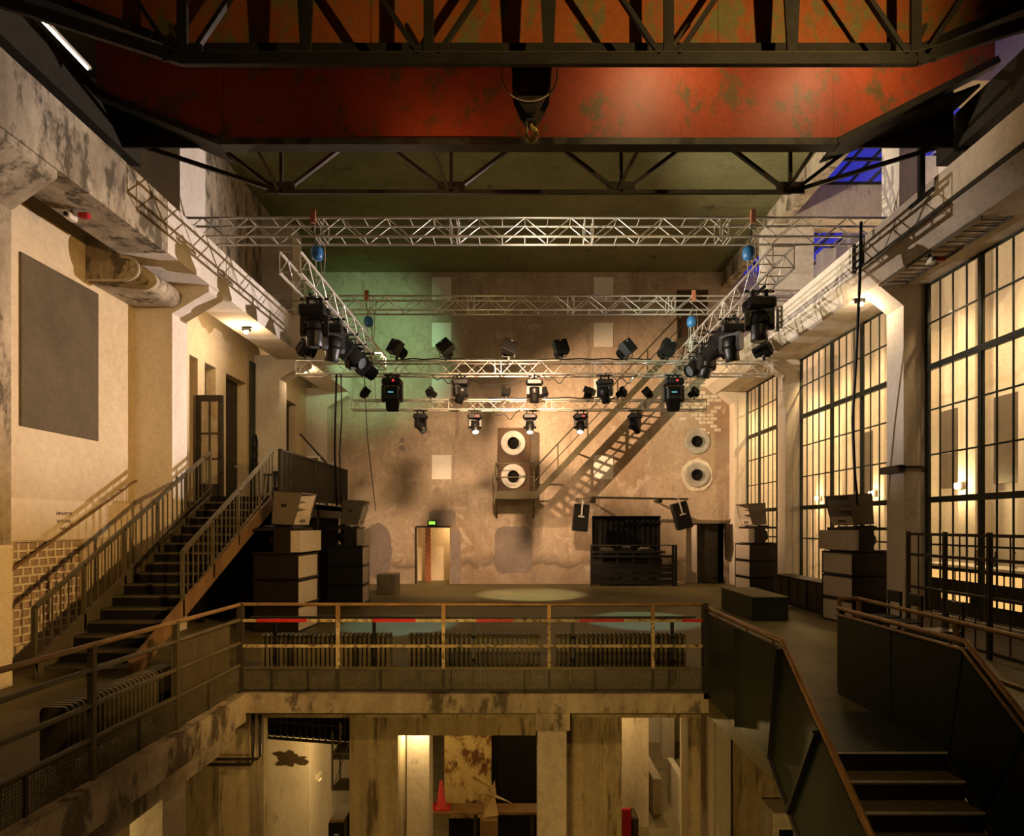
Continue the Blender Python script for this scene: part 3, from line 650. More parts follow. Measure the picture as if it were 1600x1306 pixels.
MB().box(hx - .06, hx + .06, hy - .07, hy + .07, 7.42, 7.5).build('swivel', M['dsteel'], tr)
hp = [(hx, hy, 7.43), (hx, hy, 7.40)] + [(hx + .0 + .062 * math.cos(t), hy, 7.29 + .085 * math.sin(t)) for t in [R(90 - 16 * k) for k in range(17)]] + [(hx - .065, hy, 7.345)]
hk = MB()
for i, (p, q) in enumerate(zip(hp, hp[1:])):
    hk.tube(p, q, .02 + .018 * math.sin(math.pi * i / (len(hp) - 1)), 10)
hk.build('hook', M['hookmat'], tr)
MB().path([(hx - .06, hy - .04, 7.43), (hx - .06, hy - .04, 7.36), (hx - .045, hy - .04, 7.32)], .007, 5).build('safety_latch', M['alu'], tr)
cp = []
for k in range(19):
    t = math.pi + math.pi * k / 18
    cp.append((hx - .03 + .36 * math.cos(t), hy - .2, 7.92 + .33 * math.sin(t)))
cp = [(hx - .40, hy - .2, 8.45)] + cp + [(hx + .37, hy - .2, 8.45)]
MB().path(cp, .011, 6).build('cable_loop', M['rope'], tr)
MB().box(-1.5, 1.6, 7.75, 9.25, 9.42, 9.62).build('trolley', M['dsteel'], kr)
MB().box(-.75, -.02, 7.9, 9.0, 8.62, 8.82).build('trolley_plate', M['dsteel'], kr)
MB().box(-3.0, -1.95, 7.9, 9.0, 8.62, 8.80).build('trolley_plate', M['dsteel'], kr)

# ================================================================== lighting trusses
def truss(name, label, p, q, s, pitch, rc=.024, rb=.011, cross=False, group='aluminium lighting trusses'):
    p = Vector(p); q = Vector(q); d = (q - p).normalized(); L_ = (q - p).length
    side = d.cross(Vector((0, 0, 1))).normalized(); up = Vector((0, 0, 1))
    t = thing(name, label, 'truss', tuple((p + q) / 2 - up * s / 2), group)
    rot = XA.rotation_difference(d)
    corners = [side * (a * s / 2) + up * (b * s / 2) for a, b in ((-1, -1), (1, -1), (1, 1), (-1, 1))]
    mc = MB().tube((0, 0, 0), (L_, 0, 0), rc, 8).mesh('chord', M['alu'])
    for c in corners: share('chord', mc, t, p + c, rot)
    n = max(2, int(round(L_ / pitch))); pt = L_ / n
    mb_ = MB().tube((0, 0, 0), (1, 0, 0), rb, 5, None, False).mesh('brace', M['alu'])
    def brace(a, b):
        v = b - a; o = share('brace', mb_, t, a, XA.rotation_difference(v.normalized()), (v.length, 1, 1)); return o
    for f in range(4):
        a, b = corners[f], corners[(f + 1) % 4]
        for i in range(n):
            if not cross and f in (0, 2):
                if i: brace(p + d * (i * pt) + a, p + d * (i * pt) + b)
                continue
            x0, x1 = (a, b) if (i + (0 if cross else f // 2)) % 2 == 0 else (b, a)
            brace(p + d * (i * pt) + x0, p + d * ((i + 1) * pt) + x1)
    k = 0
    secs = [0, L_]
    m = 2.6
    while m < L_ - 1: secs += [m, m + .16]; m += 2.6
    for x in secs:
        for f in range(4): brace(p + d * x + corners[f], p + d * x + corners[(f + 1) % 4])
    return t
truss('lighting_truss', 'long front aluminium truss resting on both crane beams nearest the crane', (-6.58, 12.5, 7.83), (7.15, 12.5, 7.83), .36, .44)
truss('lighting_truss', 'long aluminium truss resting on both crane beams nearer the back wall', (-6.6, 16.7, 7.83), (7.05, 16.7, 7.83), .36, .44)
truss('lighting_truss', 'left side truss running towards the back wall', (-3.98, 11.0, 6.62), (-3.98, 17.9, 6.62), .36, .38)
truss('lighting_truss', 'right side truss running towards the back wall', (4.42, 10.8, 6.62), (4.42, 17.9, 6.62), .36, .38)
truss('lighting_truss', 'wide cross truss carrying spotlights on top and moving heads below', (-5.9, 16.9, 6.22), (6.55, 16.9, 6.22), .34, .34, .022, .009, True)
truss('lighting_truss', 'lowest short cross truss carrying small moving heads', (-4.55, 17.25, 5.32), (4.95, 17.25, 5.32), .26, .28, .018, .007, True)

def hoist(x, y, ztop, zbot, lab):
    t = thing('chain_hoist', lab, 'hoist', (x, y, zbot), 'chain hoists of the lighting rig')
    MB().cbox(x - .05, x + .05, y - .26, y - .2, ztop - .14, ztop + .12, .01).build('beam_clamp', M['brick'], t)
    MB().path([(x - .02, y - .23, ztop - .2), (x, y - .1, ztop - .42), (x, y, ztop - .5)], .012, 6).build('sling', M['black'], t)
    MB().lathe([(0, -.13), (.09, -.12), (.12, -.05), (.12, .05), (.09, .12), (0, .13)], (x, y, ztop - .62), (0, 0, 1), 14).build('motor', M['blue'], t)
    MB().tube((x - .02, y, ztop - .74), (x - .02, y, zbot), .01, 5).build('chain', M['alu'], t)
    MB().path([(x + .06, y, ztop - .74), (x + .10, y, ztop - 1.05), (x + .14, y, ztop - 1.1), (x + .16, y, ztop - .6), (x + .12, y, ztop - .3)], .009, 5).build('chain_slack', M['rope'], t)
for x, y, lab in ((-3.98, 12.45, 'blue chain hoist under the left end of the front truss'), (4.42, 12.45, 'blue chain hoist under the right end of the front truss'), (-3.98, 16.65, 'blue chain hoist under the left end of the rear truss'), (4.42, 16.65, 'blue chain hoist under the right end of the rear truss')):
    hoist(x, y, 8.0, 6.82, lab)

# ------------------------------------------------------------------ lamps on the rig
def moving_head(loc, sc, pan, tilt, lab, group, lit=False, led=None):
    t = thing('moving_head', lab, 'stage light', (0, 0, 0), group)
    for sx in (-.1, .1): MB().cbox(sx - .025, sx + .025, -.03, .03, -.10, .045, .008).build('clamp', M['black'], t)
    MB().box(-.215, .215, -.02, .02, .0, .03).build('mounting_bar', M['black'], t)
    MB().box(-.02, .02, -.215, .215, .0, .03).build('mounting_bar', M['black'], t)
    b = MB().cbox(-.21, .21, -.17, .17, -.26, -.10, .03).build('base', M['black'], t)
    for sx in (-1, 1): MB().cbox(sx * .215 - .02, sx * .215 + .02, -.06, .06, -.22, -.14, .01).build('handle', M['black_matt'], b)
    if led: MB().box(.04, .12, -.175, -.168, -.21, -.155).build('display', M[led], b)
    ca, sa = math.cos(pan), math.sin(pan)
    yk = MB()
    for sx in (-1, 1):
        yk.prism([(-.06, -.26), (.06, -.26), (.075, -.50), (.04, -.56), (-.04, -.56), (-.075, -.50)], 'x', sx * .17 - .035, sx * .17 + .035)
    yk.box(-.2, .2, -.07, .07, -.31, -.25)
    o = yk.build('yoke', M['black'], t); o.rotation_euler = (0, 0, pan)
    h = MB().lathe([(0, -.20), (.10, -.19), (.135, -.10), (.135, .06), (.12, .14), (.125, .24), (.11, .25)], (0, 0, 0), (0, 0, -1), 18)
    ho = h.build('head', M['black'], t); ho.location = (0, 0, -.48); ho.rotation_euler = Matrix.Rotation(pan, 3, 'Z').__matmul__(Matrix.Rotation(tilt, 3, 'X')).to_euler()
    MB().lathe([(0, .245), (.06, .25), (.108, .24)], (0, 0, 0), (0, 0, -1), 18).build('lens', M['lens_lit' if lit else 'lens'], ho)
    MB().lathe([(.137, -.02), (.143, -.02), (.143, .02), (.137, .02)], (0, 0, 0), (0, 0, -1), 18).build('head_ring', M['black_matt'], ho)
    t.location = loc; t.scale = (sc,) * 3
    return t
def big_head(loc, sc, lab, group):
    t = thing('moving_head', lab, 'stage light', (0, 0, 0), group)
    for sx in (-.12, .12): MB().cbox(sx - .03, sx + .03, -.03, .03, -.08, .045, .008).build('clamp', M['black'], t)
    MB().box(-.215, .215, -.02, .02, .0, .03).build('mounting_bar', M['black'], t)
    MB().box(-.02, .02, -.215, .215, .0, .03).build('mounting_bar', M['black'], t)
    b = MB().cbox(-.25, .25, -.2, .2, -.26, -.08, .04).build('base', M['black'], t)
    MB().box(.03, .09, -.206, -.198, -.18, -.13).build('display', M['red_led'], b)
    for sx in (-1, 1): MB().cbox(sx * .235 - .035, sx * .235 + .035, -.09, .09, -.68, -.24, .02).build('yoke_arm', M['black'], t)
    h = MB().cbox(-.2, .2, -.17, .17, -.66, -.30, .05).build('head', M['black'], t)
    MB().prism([(-.16, -.64), (.16, -.64), (.13, -.90), (-.13, -.90)], 'y', -.14, .14).build('snout', M['black_matt'], t)
    MB().box(-.14, .14, -.176, -.168, -.52, -.36).build('label_plate', M['black_matt'], h)
    MB().box(-.08, .06, -.180, -.172, -.47, -.43).build('display', M['cyan_led'], h)
    t.location = loc; t.scale = (sc,) * 3
    return t
def profile(loc, sc, pan, tilt, lab, group, up=True, roll=0.):
    # square framed spotlight standing on (or hanging from) a truss
    t = thing('profile_spot', lab, 'stage light', (0, 0, 0), group)
    s_ = 1 if up else -1
    MB().cbox(-.03, .03, -.03, .03, -.03 if up else -.08, .08 if up else .03, .008).build('clamp', M['black'], t)
    if not up: MB().box(-.2, .2, -.02, .02, .0, .03).build('mounting_bar', M['black'], t)
    yk = MB().box(-.15, .15, -.02, .02, s_ * .06, s_ * .075)
    for sx in (-1, 1): yk.box(sx * .15 - .006, sx * .15 + .006, -.02, .02, *sorted((s_ * .06, s_ * .26)))
    yk.build('yoke', M['black'], t)
    b = MB().cbox(-.175, .175, -.16, .04, -.175, .175, .015).build('housing', M['black'], t)
    b.location = (0, 0, s_ * .27); b.rotation_euler = (Matrix.Rotation(pan, 3, 'Z') @ Matrix.Rotation(tilt, 3, 'X') @ Matrix.Rotation(roll, 3, 'Y')).to_euler()
    MB().lathe([(.15, .04), (.14, .10), (.13, .26), (.125, .26), (.12, .20), (0, .19)], (0, 0, 0), (0, 1, 0), 16).build('snout', M['black_matt'], b)
    MB().lathe([(0, .195), (.118, .205)], (0, 0, 0), (0, 1, 0), 14).build('lens', M['lens'], b)
    for k in (-.09, 0, .09): MB().box(-.12, .12, -.166, -.16, k - .012, k + .012).build('vent', M['black_matt'], b)
    MB().box(-.02, .02, -.185, -.16, .11, .14).build('knob', M['alu'], b)
    t.location = loc; t.scale = (sc,) * 3
    return t
G1 = 'moving heads under the wide cross truss'
ZB = 6.22 - .17 - .02
for i, (u, k) in enumerate(((613, 'b'), (720, 'm'), (835, 'm'), (945, 'm'), (1052, 'b'))):
    x = (u - CU) * 16.9 / F
    lab = '%s of the five moving heads under the wide cross truss' % NTH[i].capitalize() if i < 4 else 'Rightmost of the five moving heads under the wide cross truss'
    if k == 'b': big_head((x, 16.9, ZB), 1.02, lab.replace('moving heads', 'moving heads, large boxy body,').lower(), G1)
    else: moving_head((x, 16.9, ZB), .98, (.6, 0, -.5)[i - 1], (.5, .15, .55)[i - 1], lab.lower(), G1)
G2 = 'small moving heads under the lowest truss'
ZC = 5.32 - .13 - .025
for i, u in enumerate((657, 742, 828, 907, 992)):
    x = (u - CU) * 17.25 / F
    lab = ('%s of the five small moving heads under the lowest truss' % (NTH[i] if i < 4 else 'rightmost'))
    moving_head((x, 17.25, ZC), .84, (.9, .25, 0, -.2, -.9)[i], (-.75, -.55, -.5, -.55, .8)[i], lab, G2, i in (1, 2, 3), 'red_led' if i in (1, 2, 3) else None)
G3 = 'square spotlights on the wide cross truss'
for i, u in enumerate((480, 622, 698, 795, 875, 977, 1040, 1190)):
    x = (u - CU) * 16.9 / F
    profile((x, 16.73, 6.22 + .17 + .03), 1.06, (-.9, -.6, -.15, .3, .15, .5, .4, .9)[i], -.35, '%s of the square spotlights standing on the wide cross truss' % (NTH[i] if i < 7 else 'rightmost'), G3, True, (.6, .35, -.75, .4, -.2, -.6, .5, -.7)[i])
    pass
G4 = 'small spots on the lowest truss'
for i, u in enumerate((570, 673, 790, 850, 972, 1012, 1085)):
    x = (u - CU) * 17.1 / F
    profile((x, 17.12, 5.475), .62, (.8, -.8, .4, -.3, .9, -.8, .7)[i], -.4, '%s of the small spots clamped in the lowest truss' % (NTH[i] if i < 6 else 'rightmost'), G4, True, (.7, .8, .2, -.3, .7, -.8, .6)[i])
profile((1.83, 17.38, 5.475), .8, 1.2, -1.2, 'short black spot standing on the lowest truss under the right moving head', G4, True)
G5 = 'lamps under the side trusses'
for (x, y, sc_, pan, tilt, lab) in ((-3.98, 12.3, 1.25, .2, 0, 'large moving head under the near end of the left side truss'), (-3.98, 13.5, 1.2, .9, .2, 'second moving head under the left side truss'), (4.42, 11.9, 1.25, -.2, 0, 'large moving head under the near end of the right side truss'), (4.42, 13.5, 1.2, -.9, .2, 'second moving head under the right side truss'), (4.42, 15.3, 1.1, .4, .4, 'far moving head under the right side truss')):
    moving_head((x, y, 6.62 - .18 - .02), sc_, pan, tilt, lab, G5)
for (x, y, pan, lab) in ((-3.98, 14.6, -1.0, 'near square spot under the left side truss'), (-3.98, 15.4, -2.2, 'middle square spot under the left side truss'), (-3.98, 16.2, -.8, 'far square spot under the left side truss'), (4.42, 14.4, 1.0, 'near square spot under the right side truss'), (4.42, 16.1, 2.0, 'far square spot under the right side truss')):
    profile((x, y, 6.62 - .18 - .02), 1.25, pan, -.5, lab, G5, False, .5)
# cables
def cable(pts, r, lab, mat='black', cat='cable', group='hanging cables'):
    return MB().path(pts, r, 6).build('cable', M[mat], None, lab, cat, group)
cable([(-4.9, 16.95, 6.1), (-4.95, 17.0, 5.0), (-5.05, 17.3, 4.0), (-5.1, 17.6, 3.2), (-5.1, 17.7, 2.62)], .03, 'thick black cable dropping from the wide cross truss to the balcony')
cable([(-4.75, 16.85, 6.1), (-4.78, 17.0, 5.0), (-4.92, 17.3, 4.0), (-4.98, 17.6, 3.2), (-5.0, 17.75, 2.62)], .018, 'thinner black cable beside the thick one above the balcony')
cable([(-4.2, 17.1, 6.1), (-4.22, 17.5, 4.5), (-4.24, 18.6, 2.5)], .012, 'thin dark cable dropping left of the lowest truss')
cable([(6.50, 12.25, 7.9), (6.50, 12.3, 6.8), (6.55, 12.5, 5.6), (6.62, 12.8, 4.2), (6.74, 12.95, 3.2), (6.84, 13.02, 2.5)], .028, 'black cable hanging from the right crane beam to the near speaker stack')
cable([(-1.6, 16.9, 6.0), (-.9, 16.9, 5.78), (-.1, 16.9, 5.85), (.5, 16.9, 6.02)], .01, 'thin cable sagging between two moving heads')
for i, x in enumerate((-4.05, 4.4)):
    for dx in (0, .12): cable([(x + dx, 16.75, 7.6), (x + dx, 17.25, 5.47)], .008, ('thin steel cable suspending the %s end of the lowest truss, %s of a pair' % (('left', 'right')[i], 'right one' if dx else 'left one')), 'alu')
# flood lamps under the left crane beam
for (x, y, z, pw, lab) in ((-6.45, 15.0, 6.66, 55, 'shining flood lamp under the left crane beam'), (-6.42, 19.0, 6.66, 40, 'small shining flood lamp under the left crane beam farther back'), (6.95, 13.15, 6.68, 40, 'flood lamp beside the haunch of the near right column')):
    t = thing('flood_lamp', lab, 'lamp', (x, y, z), 'flood lamps under the crane beams')
    MB().cbox(x - .09, x + .09, y - .06, y + .06, z - .02, z + .055, .012).build('housing', M['black'], t)
    MB().lathe([(0, -.07), (.045, -.05), (.06, -.02), (.05, 0)], (x, y - .03, z - .03), (0, 0, 1), 12).build('bulb', M['lamp_glow'], t)
    point('flood_light', (x, y - .08, z - .24), (1, .70, .40), pw, .05)
# small alarm lamps
for (x, y, z, lab) in ((-6.6, 9.4, 6.62, 'small camera and red beacon under the left crane beam'), (6.95, 10.9, 6.6, 'small camera and red beacon under the right crane beam')):
    t = thing('security_camera', lab, 'camera', (x, y, z))
    MB().cbox(x - .05, x + .05, y - .12, y + .06, z - .06, z + .03, .015).build('body', M['ivory'], t)
    MB().lathe([(0, 0), (.03, 0), (.03, .03)], (x, y - .12, z - .015), (0, -1, 0), 10).build('lens', M['black'], t)
    MB().box(x - .02, x + .02, y - .02, y + .02, z + .03, z + .11).build('bracket', M['osteel'], t)
    MB().cbox(x + .1, x + .26, y - .05, y + .05, z - .02, z + .06, .02).build('beacon', M['red_plastic'], t)
# fluorescent tube in the upper left aisle
t = thing('fluorescent_tube', 'white fluorescent tube glowing at the upper left corner', 'lamp', (-8.1, 11.2, 10.55))
MB().box(-8.14, -8.06, 10.6, 12.0, 10.63, 10.68).build('fitting', M['ivory'], t)
MB().tube((-8.1, 10.65, 10.6), (-8.1, 11.95, 10.6), .012, 8).build('tube', M['tube_glow'], t)

# ================================================================== back wall stair, fans
bs = thing('wall_stair', 'steel stair rising diagonally across the back wall to a high door', 'staircase', (2.9, 22.2, 3.1))
Y0, Y1 = 21.75, 22.3
A0 = Vector((.42, 0, 3.05)); A1 = Vector((5.5, 0, 8.42)); dA = A1 - A0
for y in (Y0, Y1):
    MB().bar((A0.x, y, A0.z), (A1.x, y, A1.z), .05, .20, (0, 0, 1)).build('stringer', M['rail_olive'], bs)
for k in (.3, .6, .9):
    p = A0 + dA * k; MB().bar((p.x, Y1, p.z), (p.x, BW - .005, p.z), .05, .05).build('wall_bracket', M['osteel'], bs)
nt = 26
me = MB().box(-.10, .10, Y0 - 22.025, Y1 - 22.025, -.012, .012).mesh('tread', M['osteel'])
for i in range(nt):
    p = A0 + dA * ((i + .7) / nt); share('tread', me, bs, (p.x, 22.025, p.z + .04))
for y in (Y0,):
    for h in (.95, .5): MB().tube((A0.x, y, A0.z + h), (A1.x, y, A1.z + h), .025 if h > .6 else .016, 8).build('handrail', M['rail_olive'], bs)
    for k in (.16, .36, .56, .76, .96):
        p = A0 + dA * k; MB().bar((p.x, y, p.z), (p.x, y, p.z + .95), .045, .045).build('post', M['rail_olive'], bs)
# lower platform (fan cage)
MB().box(-.9, .46, Y0, BW, 3.02, 3.08).build('platform', M['osteel'], bs)
MB().box(-.9, .46, Y0 - .02, Y0 + .02, 2.98, 3.25).build('kick_plate', M['osteel'], bs)
for x in (-.88, .42):
    MB().bar((x, Y0, 3.0), (x, Y0, 4.2), .045, .045).build('post', M['rail_olive'], bs)
    MB().bar((x, Y0 + .05, 3.0), (x, BW - .02, 2.35), .05, .05).build('bracket', M['osteel'], bs)
for z in (4.2, 3.72): MB().tube((-.88, Y0, z), (.42, Y0, z), .022, 8).build('handrail', M['rail_olive'], bs)
for z in (4.2, 3.72): MB().tube((-.88, Y0, z), (-.88, BW - .02, z), .022, 8).build('handrail', M['rail_olive'], bs)
# upper landing
MB().box(5.3, 6.85, Y0, BW, 8.38, 8.46).build('landing', M['osteel'], bs)
for x in (5.75, 6.3, 6.83): MB().bar((x, Y0, 8.4), (x, Y0, 9.45), .045, .045).build('post', M['rail_olive'], bs)
for z in (9.42, 8.95): MB().tube((5.5, Y0, z), (6.83, Y0, z), .022, 8).build('handrail', M['rail_olive'], bs)
for x in (5.6, 6.7): MB().bar((x, Y0 + .05, 8.36), (x, BW - .02, 7.6), .06, .06).build('bracket', M['osteel'], bs)
t = thing('door_%d' % 8, 'high dark door at the top of the wall stair', 'door', (6.09, BW + .1, 8.5), None, S)
MB().box(5.52, 6.66, BW + .12, BW + .17, 8.5, 10.5).build('leaf', M['fanbox'], t)
MB().box(5.62, 5.70, BW + .06, BW + .12, 9.5, 9.55).build('handle', M['alu'], t)

def fan_disc(parent, c, ro, ri, y):
    MB().lathe([(ro, 0), (ro, .02), (ro * .95, .028), (ro * .62, .02), (ri, .012)], (c[0], y, c[1]), (0, -1, 0), 32, True).build('flange', M['galv'], parent)
    MB().lathe([(ri, .0), (ri * .6, .002), (0, .002)], (c[0] , y - .01, c[1] - .0), (0, -1, 0), 28).build('opening', M['black_matt'], parent)
    MB().lathe([(ri, .0), (ri, .1), (ri * .93, .1), (ri * .93, .0)], (c[0], y, c[1]), (0, -1, 0), 28).build('duct_rim', M['black_matt'], parent)
fb = thing('fan_box', 'brown twin fan housing on the back wall above the small platform', 'fan', (-.27, BW - .2, 3.09))
MB().cbox(-.83, .31, BW - .4, BW - .01, 3.10, 5.5, .02).build('housing', M['fanbox'], fb)
for v in (692, 744):
    z = 2.1 + (CV - v) * 22.35 / F; fan_disc(fb, (-.29, z), .43, .2, BW - .42)
MB().box(-.83, .31, BW - .415, BW - .40, 4.26, 4.30).build('seam', M['black_matt'], fb)
for v, lab in ((690, 'upper round galvanised vent on the right of the back wall'), (742, 'lower round galvanised vent with pale plaster ring on the right')):
    c = P(1089, v, BW); t = thing('round_vent', lab, 'vent', (c.x, BW, c.z - .5), 'round vents on the back wall')
    if v > 700: MB().prism(ragged(c.x, c.z, 1.12, 1.16, 30, .04, .5), 'y', BW - .012, BW - .001).build('plaster_ring', M['ivory'], t)
    MB().lathe([(.44, .01), (.44, .03), (.40, .04), (.28, .03), (.19, .02)], (c.x, BW - .01, c.z), (0, -1, 0), 32, True).build('flange', M['galv'], t)
    MB().lathe([(.20, .09), (.18, .09), (.17, .05), (0, .05)], (c.x - .02, BW - .01, c.z), (0, -1, 0), 28).build('opening', M['black_matt'], t)
es = thing('exit_sign', 'small glowing green exit sign above the doorway', 'sign', P(676, 822, BW))
c = P(676, 817, BW); MB().cbox(c.x - .16, c.x + .14, BW - .07, BW - .002, c.z - .09, c.z + .09, .01).build('case', M['greenplate'], es)
MB().box(c.x - .12, c.x + .10, BW - .075, BW - .07, c.z - .055, c.z + .055).build('lit_panel', M['exit'], es)
df = thing('trim_7', 'dark frame of the exit doorway', 'door frame', (-3.16, BW, 0), None, S)
MB().box(-3.78, -2.54, BW - .02, BW + .1, 2.0, 2.07).build('head', M['dsteel'], df)
MB().box(-3.80, -3.74, BW - .02, BW + .1, 0, 2.0).build('jamb', M['dsteel'], df)
t = thing('door_9', 'dark double door standing ajar right of the DJ booth', 'door', (6.6, BW, 0), None, S)
MB().box(6.25, 7.05, BW + .20, BW + .25, .02, 2.13).build('leaf', M['dsteel'], t)
MB().prism([(5.86, BW + .28), (6.24, BW + .02), (6.27, BW + .06), (5.89, BW + .32)], 'z', .02, 2.1).build('leaf', M['cab_grey'], t)
MB().box(6.35, 6.42, BW + .14, BW + .20, 1.0, 1.15).build('handle', M['black'], t)

# ================================================================== DJ booth
cu = thing('curtain', 'black pleated curtain in the opening behind the DJ booth', 'curtain', (3.7, 23.0, 0))
cm = MB(); n = 60; vs = []
for i in range(n + 1):
    x = 2.52 + 2.44 * i / n; y = 22.98 + .045 * math.sin(i * 1.35) + .02 * math.sin(i * .5); vs += [(x, y, .02), (x, y, 2.40), (x, y + .02, .02), (x, y + .02, 2.40)]
fs = []
for i in range(n): a = 4 * i; fs += [(a, a + 4, a + 5, a + 1), (a + 2, a + 3, a + 7, a + 6), (a + 1, a + 5, a + 7, a + 3), (a, a + 2, a + 6, a + 4)]
cm.add(vs, fs, True); cm.build('cloth', M['curtain'], cu); MB().tube((2.52, 22.99, 2.405), (4.96, 22.99, 2.405), .012, 6).build('curtain_rod', M['dsteel'], cu)
dj = thing('dj_booth', 'black slatted DJ booth against the back wall', 'booth', (3.8, 22.2, 0))
X0, X1 = 2.36, 5.24
for x in (X0, X1 - .08, X1 + .02):
    MB().box(x, x + .07, 21.93, 22.0, 0, 1.42).build('post', M['black'], dj)
MB().box(X0, X1 + .09, 21.94, 21.98, 1.38, 1.42).build('top_rail', M['dsteel'], dj)
MB().cbox(X0 + .1, X1 - .3, 21.98, 22.68, 1.12, 1.2, .01).build('desk_top', M['black'], dj)
for k, z in enumerate((.06, .28, .48, .66, .98)):
    MB().box(X0 + .07, X1, 21.95, 21.99, z, z + (.16 if k < 3 else .08)).build('slat', M['black'], dj)
MB().box(X0 + .1, X1 - .3, 22.5, 22.55, .0, .9).build('back_board', M['dsteel'], dj)
for k in range(4): MB().box(X0 + .35 + k * .55, X0 + .42 + k * .55, 22.0, 22.06, 0, 1.12).build('leg', M['black'], dj)
for i, x in enumerate((2.95, 4.3)):
    t = thing('turntable', '%s turntable on the DJ booth' % ('left', 'right')[i], 'turntable', (x, 22.3, 1.2), 'decks on the DJ booth')
    MB().cbox(x - .23, x + .23, 22.08, 22.44, 1.2, 1.29, .012).build('plinth', M['cab_mid'], t)
    MB().lathe([(0, .02), (.15, .02), (.15, 0)], (x - .03, 22.25, 1.29), (0, 0, 1), 20).build('platter', M['galv'], t)
    MB().path([(x + .17, 22.38, 1.33), (x + .16, 22.25, 1.34), (x + .08, 22.17, 1.33)], .008, 5).build('tone_arm', M['alu'], t)
t = thing('dj_mixer', 'black mixer between the two turntables', 'mixer', (3.63, 22.3, 1.2))
MB().cbox(3.45, 3.80, 22.05, 22.42, 1.2, 1.33, .012).build('body', M['black'], t)
for k in range(6): MB().lathe([(.012, 0), (.010, .02), (0, .02)], (3.5 + k * .05, 22.2, 1.33), (0, 0, 1), 8).build('knob', M['alu'], t)
pp = thing('speaker_bar', 'dark steel bar above the DJ booth carrying two monitors', 'bar', (3.8, 21.9, 3.0))
MB().bar((2.38, 21.9, 3.04), (5.7, 21.9, 2.98), .05, .07).build('bar', M['dsteel'], pp)
MB().tube((1.86, 21.9, 2.98), (2.42, 21.9, 3.03), .015, 6).build('arm', M['dsteel'], pp)
for x in (2.45, 4.72): MB().cbox(x - .09, x + .09, 21.84, 22.0, 2.86, 3.0, .02).build('clamp', M['black'], pp)
for x in (2.45, 4.72): MB().bar((x, 21.98, 2.95), (x, BW - .003, 2.95), .05, .05).build('wall_bracket', M['dsteel'], pp)
for i, (x, z, an) in enumerate(((2.05, 2.80, .09), (5.32, 2.86, -.27))):
    t = thing('monitor_speaker', 'black %s monitor speaker hanging tilted over the DJ booth' % ('left', 'right')[i], 'speaker', (x, 21.8, z), 'monitors above the DJ booth')
    o = MB().cbox(x - .26, x + .26, 21.6, 22.0, z - .92, z, .02).build('cabinet', M['black'], t)
    MB().box(x - .24, x + .24, 21.592, 21.60, z - .9, z - .02).build('grille', M['black_matt'], t)
    MB().bar((x, 21.57, z - .42), (x, 21.57, z + .1), .05, .02, (0, 1, 0)).build('strap', M['galv'], t)
    MB().bar((x - .1, 21.57, z - .42), (x + .1, 21.57, z - .42), .02, .05, (0, 0, 1)).build('strap_foot', M['galv'], t)
    MB().path([(x, 21.57, z + .1), (x, 21.7, z + .16), (x, 21.9, 3.0)], .015, 6).build('hanger', M['galv'], t)
    t.rotation_euler = (0, an, 0)

